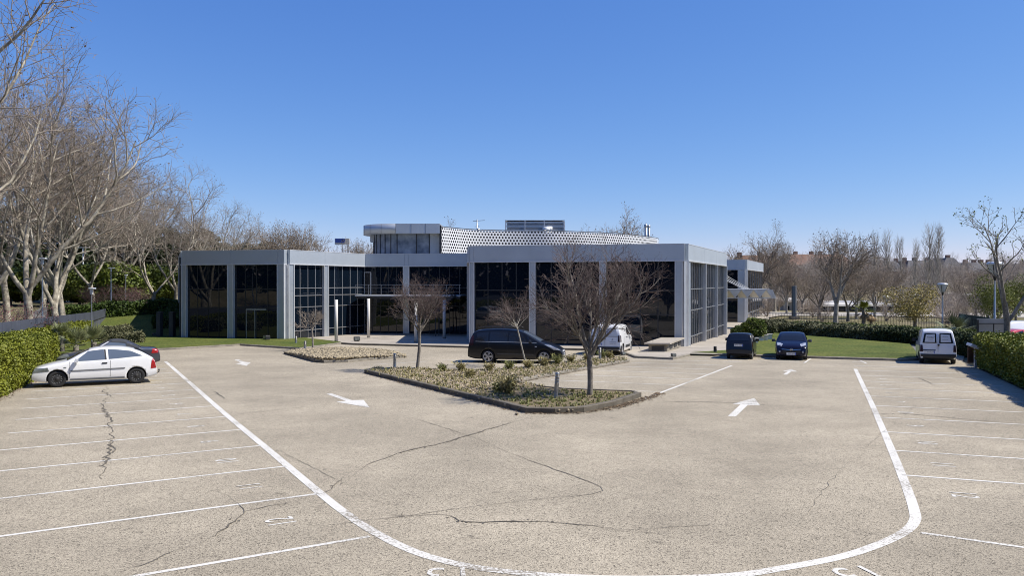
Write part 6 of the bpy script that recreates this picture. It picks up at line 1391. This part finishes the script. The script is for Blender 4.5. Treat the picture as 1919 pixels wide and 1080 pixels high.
# loose stones on the asphalt by the island
for px, py, s, lab in ((969, 779, .09, 'small pale loose stone on the asphalt below the island kerb'), (831, 734, .09, 'small white loose stone at the left island kerb')):
    g = G(px, py); o = stones('loose_stone', [(0, 0)], s, s, random.Random(2), 0); o.location = (g.x, g.y, tz(g.x, g.y)+.04); del o['kind']; tag(o, lab, 'stone')
# ------------------------------------------------------------------ camera, sun, sky
cam = bpy.data.cameras.new('camera'); co = bpy.data.objects.new('camera', cam); C.objects.link(co); S.camera = co
cam.sensor_fit = 'HORIZONTAL'; cam.sensor_width = 36; cam.lens = 36*F/1919; cam.clip_end = 6000; cam.clip_start = .1
co.location = (0, 0, EYE); co.rotation_euler = (PI/2 - math.atan(12/F), 0, 0)
EL, AZ = math.radians(53), math.atan2(-.10, 1.0)          # height of the sun, its direction from +X
sd_ = Vector((math.cos(EL)*math.cos(AZ), math.cos(EL)*math.sin(AZ), math.sin(EL)))
sl = bpy.data.lights.new('sun', 'SUN'); sl.energy = 4.8; sl.angle = math.radians(.5); sl.color = (1, .94, .85); so = bpy.data.objects.new('sun', sl); C.objects.link(so); so.rotation_euler = (-sd_).to_track_quat('-Z', 'Y').to_euler(); so.location = (30, -5, 40)
w = bpy.data.worlds.new('World'); S.world = w; w.use_nodes = True; N, L = w.node_tree.nodes, w.node_tree.links; bg = N['Background']
sk_ = N.new('ShaderNodeTexSky'); sk_.sky_type = 'NISHITA'; sk_.sun_disc = False; sk_.sun_elevation = EL; sk_.sun_rotation = PI/2 - AZ; sk_.air_density = 1.0; sk_.dust_density = 0; sk_.ozone_density = 10; sk_.altitude = 650
ST = .15; bg.inputs[1].default_value = .11
sp_ = N.new('ShaderNodeSeparateColor'); cb_ = N.new('ShaderNodeCombineColor'); L.new(sk_.outputs[0], sp_.inputs[0]); L.new(cb_.outputs[0], bg.inputs[0])
for i, (a_, g_) in enumerate(((1.03, 1.12), (.764, .85), (.87, .5))):      # the camera's colour response to the sky
    pw = N.new('ShaderNodeMath'); pw.operation = 'POWER'; pw.inputs[1].default_value = g_; ml = N.new('ShaderNodeMath'); ml.operation = 'MULTIPLY'; ml.inputs[1].default_value = a_*ST**(g_-1)
    L.new(sp_.outputs[i], pw.inputs[0]); L.new(pw.outputs[0], ml.inputs[0]); L.new(ml.outputs[0], cb_.inputs[i])
S.view_settings.view_transform = 'Standard'; S.view_settings.look = 'None'; S.view_settings.exposure = math.log2(.15/.11); S.view_settings.gamma = 1
S.render.engine = 'CYCLES'; S.cycles.max_bounces = 6; S.cycles.use_denoising = True; S.cycles.filter_width = 1.0
